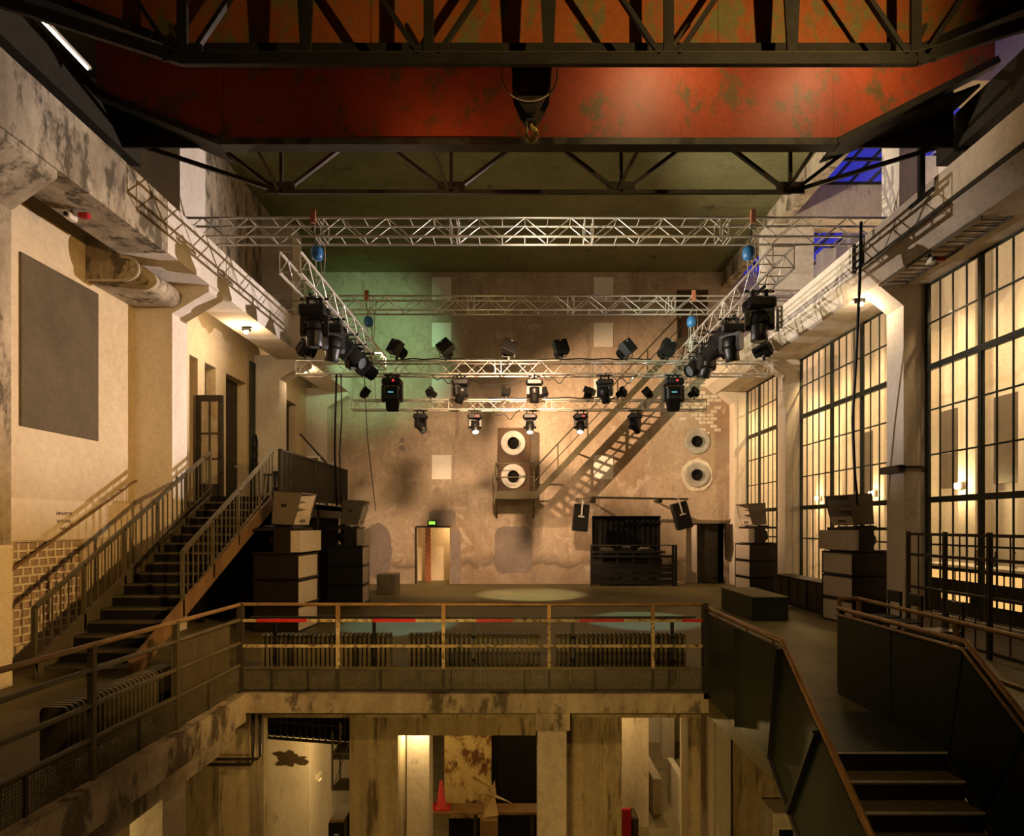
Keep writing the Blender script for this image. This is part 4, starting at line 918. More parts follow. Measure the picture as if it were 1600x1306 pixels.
# ================================================================== speaker stacks
def sub(parent, z, W=1.06, D=.9, H=.5):
    # horn-loaded bass cabinet: open front at +x, angled pale panel inside
    th = .025
    c = MB().box(-D / 2, D / 2, -W / 2, -W / 2 + th, z, z + H).box(-D / 2, D / 2, W / 2 - th, W / 2, z, z + H).box(-D / 2, -D / 2 + th, -W / 2, W / 2, z, z + H).box(-D / 2, D / 2, -W / 2, W / 2, z, z + th).box(-D / 2, D / 2, -W / 2, W / 2, z + H - th, z + H)
    return c
def stack(loc, rz, lab, n=3, subw=1.06, group='speaker stacks', side='cab_dark'):
    out = []
    x, y, zz = loc
    q = Matrix.Translation(loc) @ Matrix.Rotation(rz, 4, 'Z')
    H = .51
    for k in range(n):
        t = thing('bass_speaker', '%s bass cabinet of the %s' % (['bottom', 'second', 'third'][k], lab), 'speaker', (0, 0, 0), 'bass cabinets of the speaker stacks')
        sub(t, 0).build('cabinet', M[side], t)
        MB().prism([(.44, -.50), (.44, .50), (.40, .505), (.18, .1), (.30, -.505)], 'z', .03, H - .05).build('horn_panel', M['cab_grey'], t)
        MB().prism([(.452, .02), (.452, H - .02), (.44, H - .02), (.44, .02)], 'y', -.52, .50) if False else None
        MB().box(.455, .46, -.53, .53, .0, .035).build('front_edge', M['black'], t)
        t.matrix_world = q @ Matrix.Translation((0, 0, k * (H + .002)))
    z = n * (H + .002)
    t = thing('mid_speaker', 'mid-range cabinet of the %s' % lab, 'speaker', (0, 0, 0), 'mid cabinets of the speaker stacks')
    MB().box(-.45, .3, -.56, .56, 0, .03).box(-.45, .3, -.56, .56, .45, .48).box(.0, .3, -.56, -.53, .03, .45).box(.0, .3, .53, .56, .03, .45).box(-.02, .01, -.56, .56, .03, .45).build('cabinet', M[side], t)
    MB().prism([(.5, -.56), (.5, .56), (.30, .53), (.12, .12), (.12, -.12), (.30, -.53)], 'z', .03, .45).build('horn_panel', M['cab_grey'], t)
    for yy in (-.28, .28): MB().lathe([(0, 0), (.17, 0), (.17, .12), (.1, .2), (0, .2)], (-.02, yy, .24), (-1, 0, 0), 16).build('driver', M['black'], t)
    t.matrix_world = q @ Matrix.Translation((0, 0, z + .0)); z += .482
    tt = thing('amplifier_rack', 'low cable-strewn rack plate on the %s' % lab, 'rack', (0, 0, 0), 'rack plates of the speaker stacks')
    MB().box(-.4, .35, -.5, .5, 0, .03).build('plate', M['black'], tt)
    MB().path([(-.3, -.4, .05), (-.1, -.2, .06), (.0, .1, .05), (-.2, .3, .06), (-.3, .0, .05)], .02, 5).build('cable', M['black'], tt)
    for sx in (-.25, .2): MB().box(sx - .03, sx + .03, -.3, .3, .03, .055).build('batten', M['black'], tt)
    tt.matrix_world = q @ Matrix.Translation((0, 0, z)); z += .057
    t = thing('horn_speaker', 'horn loudspeaker on top of the %s' % lab, 'speaker', (0, 0, 0), 'horns on the speaker stacks')
    h = .66; W = .80
    pf = [(-.18, 0), (.26, 0), (.40, h), (-.18, h)]
    def sidew(y0, y1): return MB().prism(pf, 'y', y0, y1)
    cab = MB().prism(pf, 'y', -W / 2, -W / 2 + .02).prism(pf, 'y', W / 2 - .02, W / 2).prism([(-.18, h - .02), (.396, h - .02), (.40, h), (-.18, h)], 'y', -W / 2, W / 2).prism([(-.18, 0), (.26, 0), (.264, .02), (-.18, .02)], 'y', -W / 2, W / 2).box(-.18, -.16, -W / 2, W / 2, 0, h)
    cab.build('cabinet', M['cab_mid'], t)
    MB().prism([(.255, .02), (.262, .02), (.30, .2), (.285, .2)], 'y', -W / 2 + .02, W / 2 - .02).build('lower_panel', M['cab_grey'], t)
    MB().box(.2, .284, -.14, .14, .06, .15).build('vent_slot', M['cab_mid'], t)
    for sgn in (-1, 1):
        MB().add([(-.15, sgn * .06, .2), (-.15, sgn * .06, h - .02), (.38, sgn * (W / 2 - .03), h - .02), (.285, sgn * (W / 2 - .03), .2), (-.15, sgn * .12, .2), (-.15, sgn * .12, h - .02), (.38, sgn * (W / 2 - .02), h - .02), (.285, sgn * (W / 2 - .02), .2)], [(0, 1, 2, 3), (7, 6, 5, 4), (0, 3, 7, 4), (1, 5, 6, 2), (3, 2, 6, 7), (0, 4, 5, 1)]).build('horn_flare', M['cab_grey'], t)
    for zc in (.33, .48):
        MB().prism([(-.15, zc - .015), (.1, zc - .05), (.24, zc), (.1, zc + .04), (-.15, zc + .015)], 'y', -W / 2 + .12, W / 2 - .12).build('horn_fin', M['cab_grey'], t)
    MB().box(.0, .1, -W / 2 - .006, -W / 2, .35, .41).build('carry_handle', M['black'], t)
    t.matrix_world = q @ Matrix.Translation((.04, 0, z + .03)) @ Matrix.Rotation(.06, 4, 'Y')
    return
stack((-4.78, 13.03, 0), R(-3), 'speaker stack at the front left of the stage')
stack((-4.66, 17.3, 0), R(4), 'speaker stack at the rear left of the stage', 3, 1.06, 'speaker stacks', 'black')
stack((7.26, 19.8, 0), R(180 + 5), 'speaker stack at the rear right of the stage')
stack((7.28, 13.95, 0), R(180 + 8), 'speaker stack at the front right of the stage')
rz_ = thing('stage_riser', 'low black box riser on the right of the stage', 'riser', (5.44, 15.07, 0))
MB().cbox(5.04, 5.84, 14.0, 16.15, 0, .5, .012).build('body', M['greenplate'], rz_)
MB().cbox(5.03, 5.85, 13.99, 16.16, .5, .53, .008).build('top_board', M['floor'], rz_)
bx = thing('stage_box', 'olive box on the stage floor right of the rear left stack', 'box', (-4.0, 19.6, 0))
MB().cbox(-4.35, -3.8, 19.2, 20.0, 0, .58, .012).build('body', M['osteel'], bx)
MB().cbox(-4.36, -3.79, 19.19, 20.01, .58, .61, .008).build('lid', M['osteel'], bx)
for i, y in enumerate((14.65, 15.70, 16.75)):
    t = thing('low_cabinet', 'low dark cabinet along the middle window, %s from the front' % ['first', 'second', 'third'][i], 'cabinet', (7.2, y + .6, 0), 'low cabinets along the window')
    MB().cbox(7.0, 7.5, y, y + .98, .05, .72, .01).build('body', M['black'], t)
    MB().cbox(6.98, 7.52, y - .01, y + .99, .72, .75, .008).build('top', M['dsteel'], t)
    for k in range(2): MB().cbox(6.985, 7.0, y + .03 + k * .48, y + .47 + k * .48, .08, .69, .006).build('door', M['dsteel'], t)
    MB().box(7.02, 7.48, y + .03, y + .95, 0, .05).build('plinth', M['black'], t)
cc = thing('cable_coil', 'pale coiled cable on the floor beside the riser', 'cable', (6.7, 16.2, 0))
for k in range(3):
    cp = [(6.55 + .16 * math.cos(t) * (1 + .1 * k), 16.0 + .16 * math.sin(t), .02 + .03 * k) for t in [2 * math.pi * i / 14 for i in range(15)]]
    MB().path(cp, .014, 5).build('loop', M['galv'], cc)

# ================================================================== left steel staircase and balcony
ls = thing('steel_staircase', 'dark steel staircase with open treads along the left wall', 'staircase', (-6.1, 11, 0))
SX0, SX1 = -6.62, -5.30; SY0, SY1 = 8.75, 13.6; SZ = 2.6
def sz(y): return SZ * (y - SY0) / (SY1 - SY0)
for x in (SX0, SX1): MB().bar((x, SY0 - .05, -.0 + .13), (x, SY1, SZ - .02), .05, .26).build('stringer', M['wood' if x == SX1 else 'osteel'], ls)
nt = 16
me = MB().cbox(SX0 + .02, SX1 - .02, -.15, .15, -.02, .02, .006).mesh('tread', M['dsteel'])
mq = MB().box(SX0 + .02, SX1 - .02, -.006, .006, .02, .145).mesh('riser', M['black_matt'])  # dark plates added to stop light passing through the open treads
mn = MB().box(SX0 + .02, SX1 - .02, -.008, .008, -.012, .0215).mesh('nosing', M['rail_olive'])  # paler strips put the lit tread edges into colour
for i in range(nt):
    y = SY0 + .1 + (SY1 - SY0 - .1) * i / nt; z = SZ * (i + 1) / nt - .04
    tr_ = share('tread', me, ls, (0, y + .15, z)); share('nosing', mn, ls, (0, y - .01, z)); share('riser', mq, ls, (0, y + .28, z))
hs = 1.0
for x, ya, mt in ((SX0, SY0 - .05, 'rail_olive'), (SX1, SY0 + 1.25, 'rail_olive')):
    MB().bar((x, ya, sz(ya) + hs), (x, SY1 + .02, SZ + hs + .05), .05, .06).build('handrail', M[mt], ls)
    MB().bar((x, ya, sz(ya) + .22), (x, SY1, SZ + .26), .025, .03).build('lower_rail', M[mt], ls)
    n = int((SY1 - ya) / .16)
    for k in range(n + 1):
        y = ya + (SY1 - ya) * k / n; big = k % 6 == 0
        MB().bar((x, y, sz(y) + (.0 if big else .2)), (x, y, sz(y) + hs + .01), .05 if big else .018, .05 if big else .018).build('post' if big else 'baluster', M[mt], ls)
MB().tube((-7.40, 8.9, 1.25), (-7.40, 12.3, 2.95), .02, 8).build('wall_handrail', M['brass_rail'], ls)
for y in (9.3, 10.6, 11.9): MB().bar((-7.49, y, 1.25 + (y - 8.9) * .5), (-7.40, y, 1.25 + (y - 8.9) * .5), .02, .02).build('rail_bracket', M['brass_rail'], ls)

bl = thing('balcony', 'dark steel balcony with vertical bars at the top of the left staircase', 'balcony', (-6.2, 16, 0))
BX = -5.15
MB().box(-7.45, BX, 13.62, 18.85, 2.48, 2.60).build('deck', M['osteel'], bl)
MB().box(BX - .05, BX, 13.62, 18.85, 2.28, 2.62).build('edge_beam', M['dsteel'], bl)
MB().box(SX1, BX, 13.62, 13.67, 2.2, 2.62).build('edge_beam', M['dsteel'], bl)
MB().box(-7.45, BX, 18.8, 18.85, 2.28, 2.62).build('edge_beam', M['dsteel'], bl)
for x, y in ((BX - .06, 13.75), (BX - .06, 16.2), (BX - .06, 18.7), (-6.9, 13.75)): MB().box(x - .06, x + .06, y - .06, y + .06, 0, 2.48).build('support', M['black'], bl)
MB().box(BX - .03, BX + .03, 13.62, 18.85, 3.68, 3.72).build('handrail', M['dsteel'], bl)
MB().box(-6.7, BX, 18.8, 18.85, 3.68, 3.72).build('handrail', M['dsteel'], bl)
MB().box(BX - .015, BX + .015, 13.62, 18.85, 2.68, 2.71).build('lower_rail', M['dsteel'], bl)
me = MB().box(-.012, .012, -.012, .012, 0, 1.0).mesh('baluster', M['dsteel'])
for k in range(66): share('baluster', me, bl, (BX, 13.66 + k * .079, 2.69))
for k in range(12): share('baluster', me, bl, (-5.22 - k * .12, 18.82, 2.69))
for y in (13.64, 15.9, 18.82): MB().box(BX - .03, BX + .03, y - .03, y + .03, 2.5, 3.72).build('post', M['dsteel'], bl)
MB().bar((-6.2, 17.9, 4.65), (-5.3, 17.9, 3.65), .05, .05).build('brace', M['dsteel'], bl)
# black sheets standing in for the darkness below the balcony
MB().box(-7.45, -5.35, 14.4, 14.45, 0, 2.46).box(-5.40, -5.35, 14.45, 18.7, 0, 2.46).build('wall_dark_fill', M['black_matt'], None, 'black sheet filling in the dark below the balcony', 'wall', None, S)
# balcony furniture
dk = thing('control_desk', 'dark lighting control desk on the balcony', 'desk', (-5.8, 16.9, 2.6))
MB().cbox(-6.2, -5.45, 15.9, 18.1, 3.38, 3.44, .01).build('top', M['black'], dk)
for x, y in ((-6.15, 15.95), (-5.5, 15.95), (-6.15, 18.05), (-5.5, 18.05)): MB().box(x - .025, x + .025, y - .025, y + .025, 2.601, 3.38).build('leg', M['black'], dk)
MB().box(-5.50, -5.47, 15.98, 18.0, 2.7, 3.3).build('dark_backing', M['black'], dk)  # panel added as dark backing behind the balusters
MB().box(-6.1, -5.52, 15.98, 18.0, 2.95, 2.98).build('shelf', M['ivory'], dk)
t = thing('lighting_console', 'angled lighting console on the balcony desk', 'console', (-5.8, 17.2, 3.44))
MB().prism([(-6.1, 3.445), (-5.55, 3.445), (-5.55, 3.52), (-6.1, 3.62)], 'y', 16.8, 17.7).build('body', M['black'], t)
me = MB().box(-.015, .015, -.01, .01, 0, .02).mesh('fader', M['ivory'])
for k in range(9): share('fader', me, t, (-5.7, 16.9 + k * .09, 3.548))
t = thing('monitor', 'small white framed screen on the balcony desk', 'screen', (-5.75, 17.9, 3.44))
MB().cbox(-6.02, -5.62, 17.85, 17.88, 3.50, 4.02, .01).build('frame', M['ivory'], t)
MB().box(-5.97, -5.67, 17.842, 17.85, 3.56, 3.97).build('display', M['cab_mid'], t)
MB().box(-5.88, -5.76, 17.8, 17.95, 3.44, 3.5).build('foot', M['ivory'], t)
t = thing('monitor', 'second pale screen on the far end of the balcony desk', 'screen', (-5.5, 18.0, 3.44))
MB().cbox(-5.56, -5.28, 17.99, 18.02, 3.50, 3.86, .01).build('frame', M['cab_grey'], t)
MB().box(-5.45, -5.39, 17.97, 18.04, 3.44, 3.5).build('foot', M['cab_grey'], t)
t = thing('bar_stool', 'narrow black stool behind the stair head', 'stool', (-5.6, 14.3, 2.6))
MB().cbox(-5.74, -5.46, 14.17, 14.43, 3.2, 3.24, .01).build('seat', M['black'], t)
for sx in (-1, 1):
    for sy in (-1, 1): MB().bar((-5.6 + sx * .1, 14.3 + sy * .1, 3.2), (-5.6 + sx * .14, 14.3 + sy * .14, 2.601), .025, .025).build('leg', M['black'], t)
t = thing('flight_case', 'black equipment case at the stair head', 'case', (-5.5, 15.1, 2.6))
MB().cbox(-5.75, -5.25, 14.7, 15.4, 2.62, 2.98, .015).build('body', M['black'], t)
for z in (2.62, 2.97): MB().box(-5.755, -5.245, 14.695, 15.405, z, z + .012).build('trim', M['galv'], t)
# cable bundle and pipes on the wall by column
pb = thing('wall_pipes', 'green vertical pipes with black cable loops beside the balcony door', 'pipes', (-7.4, 17.7, 2.6))
for k in range(3): MB().tube((-7.44 + k * .0, 17.58 + k * .11, 2.61), (-7.44, 17.58 + k * .11, 6.6), .035, 8).build('pipe', M['greenplate'], pb)
for k in range(3):
    lp = [(-7.36, 17.68 + .12 * math.sin(t), 4.35 - k * .3 + .24 * math.cos(t)) for t in [2 * math.pi * i / 16 for i in range(17)]]
    MB().path(lp, .03, 6).build('cable_loop', M['black'], pb)

# ================================================================== front railing above the pit
fr = thing('pit_railing', 'worn yellow and brown railing along the stage edge above the pit', 'railing', (-.6, 8, 0))
RX0, RX1 = -3.53, 2.30; RY = 8.04
MB().tube((RX0, RY, 1.1), (RX1, RY, 1.1), .022, 8).build('top_rail', M['brass_rail'], fr)
for z, mt in ((.90, 'ochre'), (.58, 'ochre'), (.30, 'rail_olive')): MB().box(RX0, RX1, RY - .016, RY + .016, z - .017, z + .017).build('rail', M[mt], fr)
for u in (528, 693, 858, 1020):
    x = (u - CU) * RY / F
    MB().box(x - .022, x + .022, RY - .022, RY + .022, .9, 1.1).build('post', M['brass_rail'], fr)
    MB().box(x - .02, x + .02, RY - .02, RY + .02, .30, .9).build('post', M['ochre'], fr)
    MB().box(x - .015, x + .015, RY - .015, RY + .015, .005, .30).build('post_foot', M['dsteel'], fr)
for x in (RX0, RX1): MB().box(x - .035, x + .035, RY - .035, RY + .035, .005, 1.12).build('corner_post', M['dsteel'], fr)
for (a, b) in ((402, 480), (583, 650), (745, 802), (905, 975), (1065, 1100)):
    MB().box((a - CU) * RY / F, (b - CU) * RY / F, RY - .019, RY + .017, .882, .919).build('red_tape', M['tape'], fr)
for k, u in enumerate((372, 425, 482, 595, 705, 820, 930, 1045, 1103)):
    x = (u - CU) * RY / F; MB().box(x - .012, x + .012, RY - .012, RY + .012, .02, .29).build('mesh_stay', M['dsteel'], fr)
MB().box(RX0, RX1, RY - .012, RY + .012, .012, .04).build('mesh_frame', M['dsteel'], fr)
ms = MB()
for k in range(int((RX1 - RX0) / .03)): x = RX0 + .02 + k * .03; ms.box(x - .0065, x + .0065, RY - .002, RY + .002, .04, .28)
for k in range(8): z = .06 + k * .03; ms.box(RX0, RX1, RY - .002, RY + .002, z - .005, z + .005)
ms.build('wire_mesh', M['wire'], fr, None, None, None, 'stuff')
# sloped mesh guard behind the yellow rail
sg = thing('sloped_guard', 'dark sloped guard frame behind the yellow railing', 'guard', (-.6, 8.3, 0))
MB().box(RX0 + .1, RX1 - .1, 8.34, 8.38, .84, .885).build('lower_bar', M['black'], sg)
MB().box(RX0 + .1, RX1 - .1, 8.08, 8.11, .925, .945).build('upper_bar', M['black'], sg)
for k in range(17):
    x = RX0 + .25 + k * .33; MB().bar((x, 8.09, .935), (x + .05, 8.36, .86), .02, .02).build('strut', M['black'], sg)
for k in range(5):
    x = RX0 + .3 + k * 1.3; MB().box(x - .02, x + .02, 8.36, 8.40, 0, .86).build('leg', M['black'], sg)

# radiators
def radiator(x0, x1, y, lab, n, axis='x', h=.60, z0=.12):
    c = (x0 + x1) / 2
    org = (c, y, 0) if axis == 'x' else (y, c, 0)
    t = thing('radiator', lab, 'radiator', org, 'cast iron radiators by the pit')
    pr = []
    for a, b, r0 in ((-.07, z0 + .05, -90), (.07, z0 + .05, 0), (.07, h - .05, 90), (-.07, h - .05, 180)):
        for k in range(4):
            an = R(r0 - 90 + 30 * k + 0) if False else R({-90: 180, 0: 270, 90: 0, 180: 90}[r0] + 30 * k)
            pr.append((a + .05 * math.cos(an) * .9, b + .05 * math.sin(an)))
    th = .036
    if axis == 'x': me = MB().prism(pr, 'x', -th / 2, th / 2).mesh('section', M['radiator'])
    else: me = MB().prism(pr, 'y', -th / 2, th / 2).mesh('section', M['radiator'])
    for k in range(n):
        q = x0 + (x1 - x0) * (k + .5) / n
        share('section', me, t, (q, y, 0) if axis == 'x' else (y, q, 0))
    for z in (z0 + .05, h - .05):
        for d in (-.02, .02):
            p, q = ((x0, y + d, z), (x1, y + d, z)) if axis == 'x' else ((y + d, x0, z), (y + d, x1, z))
            MB().tube(p, q, .022, 8).build('header', M['radiator'], t)
    for q in (x0 + .15, x1 - .15):
        if axis == 'x': MB().box(q - .03, q + .03, y - .06, y + .06, 0, z0 + .04).build('foot', M['dsteel'], t)
        else: MB().box(y - .06, y + .06, q - .03, q + .03, 0, z0 + .04).build('foot', M['dsteel'], t)
    p = (x1, y, z0 + .05) if axis == 'x' else (y, x0, z0 + .05)
    q = (x1 + .08, y, z0 + .05) if axis == 'x' else (y, x0 - .08, z0 + .05)
    MB().tube(p, q, .015, 6).build('valve_pipe', M['brass_rail'], t)
for i, (u0, u1) in enumerate(((412, 612), (638, 845), (868, 1070))):
    radiator((u0 - CU) * 8.75 / F, (u1 - CU) * 8.75 / F, 8.75, ['left', 'middle', 'right'][i] + ' cast iron radiator behind the yellow railing', 28, 'x', .62)
radiator(5.25, 6.95, -3.85, 'cast iron radiator behind the left gallery railing', 26, 'y', .60)

# ------------------------------------------------------------------ left gallery railing
lr = thing('gallery_railing', 'olive railing with wire mesh along the left gallery edge', 'railing', (FX, 4, 0))
GX = FX - .03
MB().tube((GX, 1.0, 1.13), (GX, 8.0, 1.1), .024, 8).build('top_rail', M['brass_rail'], lr)
for z in (.91, .62, .34): MB().tube((GX, 1.0, z), (GX, 8.0, z), .024, 8).build('rail', M['rail_olive'], lr)
for y in (2.7, 3.98, 5.26, 6.54): MB().box(GX - .025, GX + .025, y - .025, y + .025, .005, 1.12).build('post', M['rail_olive'], lr)
for y in (2.2, 3.3, 4.55, 5.9, 7.2): MB().box(GX - .012, GX + .012, y - .012, y + .012, .02, .34).build('mesh_stay', M['dsteel'], lr)
ms = MB()
for k in range(230): y = 1.1 + k * .03; ms.box(GX - .002, GX + .002, y - .006, y + .006, .03, .33)
for k in range(10): z = .04 + k * .03; ms.box(GX - .002, GX + .002, 1.0, 8.0, z - .005, z + .005)
ms.build('wire_mesh', M['wire'], lr, None, None, None, 'stuff')
pg = thing('plate_guard', 'brown riveted plates behind the corner of the gallery railing', 'guard', (GX - .1, 7.3, 0))
for k in range(3):
    MB().cbox(GX - .10, GX - .085, 6.62 + k * .44, 7.05 + k * .44, .02, .88, .004).build('plate', M['osteel'], pg)
# low kick rails on the gallery floor
MB().tube((-6.3, 3.0, .55), (-5.05, 8.3, .05), .03, 8)
# ================================================================== right stair with steel plate sides
rs = thing('plate_stair', 'dark steel stair with plate sides descending towards the viewer on the right', 'staircase', (3.1, 5.5, -1.2))
KX0, KX1 = 2.32, 3.95; KY = 5.9; SLP = .71
def zt(y): return 1.0 if y >= 5.69 else 1.0 - SLP * (5.69 - y)
def zb(y): return -.06 if y >= KY else -.06 - SLP * (KY - y)
def plate(x, pts, nm='side_plate', th=.02, mat='greenplate'): MB().prism(pts, 'x', x - th / 2, x + th / 2).build(nm, M[mat], rs)
def yz(y, z): return (y, z)
for x in (KX0, KX1):
    e = .012
    plate(x, [(7.98, -.06), (7.98, 1.0), (6.84, 1.0), (6.84, -.06)])
    plate(x, [(6.81, -.06), (6.81, 1.0), (5.72, 1.0), (5.93, -.06)])
    plate(x, [(5.90, zb(5.88)), (5.69, 1.0), (4.99, zt(4.99)), (5.50, zb(5.50))])
    plate(x, [(5.46, zb(5.46)), (4.95, zt(4.95)), (2.2, zt(2.2)), (2.2, zb(2.2))])
    s_ = 1 if x > 3 else -1
    for (ya, za, yb, zb_) in ((6.825, -.05, 6.825, 1.0), (5.91, -.05, 5.705, 1.0), (5.48, zb(5.48), 4.97, zt(4.97)), (7.96, -.06, 7.96, 1.03)):
        MB().bar((x + s_ * .03 if x > 3 else x - .03, ya, za), (x + s_ * .03 if x > 3 else x - .03, yb, zb_), .04, .06, (1, 0, 0)).build('stiffener', M['black'], rs)
    MB().path([(x, 8.0, 1.06), (x, 5.69, 1.06), (x, 2.2, zt(2.2) + .06)], .028, 10).build('handrail', M['brass_rail'], rs)
    MB().path([(x - .03 * s_, 8.0, .99), (x - .03 * s_, 5.69, .99), (x - .03 * s_, 2.2, zt(2.2) - .01)], .014, 8).build('edge_bead', M['brass_rail'], rs)
    for y in (7.6, 6.6, 5.9, 5.3, 4.4, 3.4): MB().bar((x, y, zt(y) - .02), (x, y, zt(y) + .05), .02, .02).build('rail_stud', M['brass_rail'], rs)
    MB().path([(x, 5.93, -.08), (x, 2.2, zb(2.2) - .04)], .04, 6).build('stringer', M['dsteel'], rs)
me = MB().box(KX0 + .02, KX1 - .02, -.12, .13, -.03, 0).mesh('tread', M['floor'])
mr = MB().box(KX0 + .02, KX1 - .02, -.01, .01, -.17, 0).mesh('riser', M['black'])
mn = MB().box(KX0 + .02, KX1 - .02, -.008, .008, -.012, .004).mesh('nosing', M['galv'])
for i in range(13):
    y = KY + .02 - i * .24
    if i: share('tread', me, rs, (0, y + .115, -.17 * i))
    share('riser', mr, rs, (0, y, -.17 * i - .03)); share('nosing', mn, rs, (0, y - .01, -.17 * i))
MB().box(KX0, KX1, 5.93, 7.2, .001, .006).build('landing_plate', M['greenplate'], rs)
# second handrail right of the stair
hr = thing('side_handrail', 'brass coloured double handrail on the stage right of the plate stair', 'railing', (4.5, 7, 0))
for z in (1.12, .66): MB().tube((4.48, 8.5, z), (4.48, 3.0, z - .06), .026, 8).build('rail', M['brass_rail'], hr)
MB().tube((4.22, 8.5, 1.12), (4.48, 8.5, 1.12), .026, 8).build('rail', M['brass_rail'], hr)
for x, y in ((4.22, 8.5), (4.48, 8.5), (4.48, 6.6), (4.48, 5.0)): MB().box(x - .022, x + .022, y - .022, y + .022, 0, 1.12).build('post', M['brass_rail'], hr)
# black steel grid gate in front of the nearest window
gg = thing('steel_grid_gate', 'black steel grid gate in front of the nearest right window', 'gate', (7.3, 10.6, 0))
for y in (12.1, 11.05, 10.0, 8.95): MB().box(7.28, 7.34, y - .03, y + .03, 0, 1.98).build('post', M['dsteel'], gg)
for z in (1.93, 1.55, .95, .1): MB().box(7.29, 7.33, 8.95, 12.1, z - .025, z + .025).build('rail', M['dsteel'], gg)
for k in range(8):
    y = 9.2 + k * .37; MB().box(7.302, 7.318, y - .009, y + .009, .1, 1.93).build('grid_bar', M['dsteel'], gg)
for i, y in enumerate((10.9, 11.5, 9.9)):
    t = thing('bar_chair', 'dark chair in front of the steel grid gate, %s' % ['middle one', 'farthest one', 'nearest one'][i], 'chair', (6.5, y, 0), 'chairs by the grid gate')
    MB().cbox(6.3, 6.72, y - .2, y + .2, .44, .48, .012).build('seat', M['black'], t)
    for sx in (-1, 1):
        for sy in (-1, 1): MB().box(6.51 + sx * .19 - .015, 6.51 + sx * .19 + .015, y + sy * .18 - .015, y + sy * .18 + .015, 0, .44).build('leg', M['black'], t)
    for sy in (-1, 1): MB().box(6.69, 6.72, y + sy * .18 - .015, y + sy * .18 + .015, .48, .9).build('back_post', M['black'], t)
    MB().cbox(6.68, 6.73, y - .2, y + .2, .72, .92, .01).build('backrest', M['black'], t)

# ================================================================== lower hall below the stage
LZ = -4.5
B(-9, 10.5, 21.0, 21.3, -4.8, -.27).build('wall_lower_back', M['conc_dirty'], None, 'far wall of the lower hall', 'wall', None, S)
def pier(x0, x1, y0, y1, lab, mat='formwork', z1=-.27, name='concrete_pier'):
    return B(x0, x1, y0, y1, LZ, z1).build(name, M[mat], None, lab, 'pier', 'piers of the lower hall', S)
pc = thing('concrete_pier', 'pale concrete pier with bracket below the middle of the stage edge', 'pier', (.38, 8.2, LZ), 'piers of the lower hall', S)
B(.20, .56, 7.98, 8.45, LZ, -.45).build('shaft', M['conc'], pc)
B(.17, .60, 7.93, 8.5, -.45, -.236).build('bracket', M['conc_dirty'], pc)
pier(.64, 1.44, 9.2, 9.7, 'broad board-marked pier right of the pale middle pier')
pier(-2.42, -1.74, 9.0, 9.6, 'broad board-marked pier left of the dark opening')
pier(-1.74, -1.40, 9.7, 10.1, 'bright lit pier at the left side of the dark opening', 'conc')
B(-1.74, .2, 9.0, 9.5, -.86, -.44).build('cross_beam', M['formwork'], None, 'concrete beam over the dark opening under the stage', 'beam', None, S)
pier(2.16, 2.78, 14.0, 14.5, 'spotted lit pier behind the red chair', 'conc')
pier(2.42, 2.60, 9.3, 9.7, 'narrow shaded pier under the right corner of the stage')
pier(2.62, 2.98, 10.2, 10.6, 'pier with peeling plaster behind the plate stair', 'conc')
pier(2.90, 3.12, 9.55, 9.9, 'narrow bright worn pier behind the plate stair', 'conc_lite')
pier(3.1, 4.1, 9.8, 10.3, 'wide stained pier behind the plate stair', 'formwork')
pier(3.96, 4.3, 18, 18.4, 'distant pale pier in the lower hall', 'conc_lite')
pier(-3.95, -3.62, 6.45, 6.9, 'pale pier under the left gallery edge', 'conc')
pier(-3.95, -3.55, 8.35, 8.8, 'corner pier under the left end of the stage edge', 'formwork')
B(-5.3, -3.77, 9.3, 9.5, LZ, -.27).build('wall_lower_left', M['formwork'], None, 'board-marked wall under the left corner of the stage', 'wall', None, S)
B(-6.3, -6.1, -4, 9.3, LZ, -.27).build('wall_under_gallery', M['formwork'], None, 'board-marked wall under the left gallery', 'wall', None, S)
MB().box(-5.8, -3.98, 12.0, 12.2, LZ, -.27).box(-4.15, -3.98, 12.2, 18, LZ, -.27).build('wall_lower_yellow', M['conc_lite'], None, 'yellow lit wall with a dark stain in the lower hall', 'wall', None, S)
MB().prism(ragged(-4.32, -2.28, .62, .24, 30, .42, .5), 'y', 11.985, 11.998).build('wall_stain', M['ink'], None, 'dark splatter stain on the yellow lower wall', 'stain')
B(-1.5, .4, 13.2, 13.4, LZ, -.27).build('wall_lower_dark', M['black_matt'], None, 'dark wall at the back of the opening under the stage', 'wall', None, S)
MB().cbox(-1.58, -.62, 13.08, 13.19, -3.9, -.75, .01).build('rusty_panel', M['rust'], None, 'rust-stained pale panel leaning in the dark opening', 'panel')
# bench, cone, sculpture
bn = thing('bench', 'long wooden bench inside the dark opening', 'bench', (-.8, 12.5, LZ))
MB().cbox(-2.0, .35, 12.3, 12.7, -3.48, -3.42, .01).build('seat', M['wood'], bn)
for x in (-1.9, -.9, .2): MB().box(x - .03, x + .03, 12.35, 12.65, LZ, -3.52).build('leg', M['dsteel'], bn)
t = thing('red_lamp_cone', 'red cone standing on the bench', 'cone', (-1.57, 12.5, -3.42))
MB().lathe([(0, 0), (.14, 0), (.14, .02), (.10, .03), (.03, .52), (0, .54)], (-1.57, 12.5, -3.418), (0, 0, 1), 16).build('body', M['red_plastic'], t)
MB().box(-1.75, -1.39, 12.34, 12.66, -3.419, -3.40).build('base', M['red_plastic'], t)
sc = thing('abstract_sculpture', 'angular rusty sculpture on a stacked wooden plinth', 'sculpture', (-.53, 11.2, LZ))
sx, sy = -.56, 11.2
MB().box(sx - .26, sx + .22, sy - .2, sy + .2, LZ, -3.5).build('plinth', M['wood'], sc)
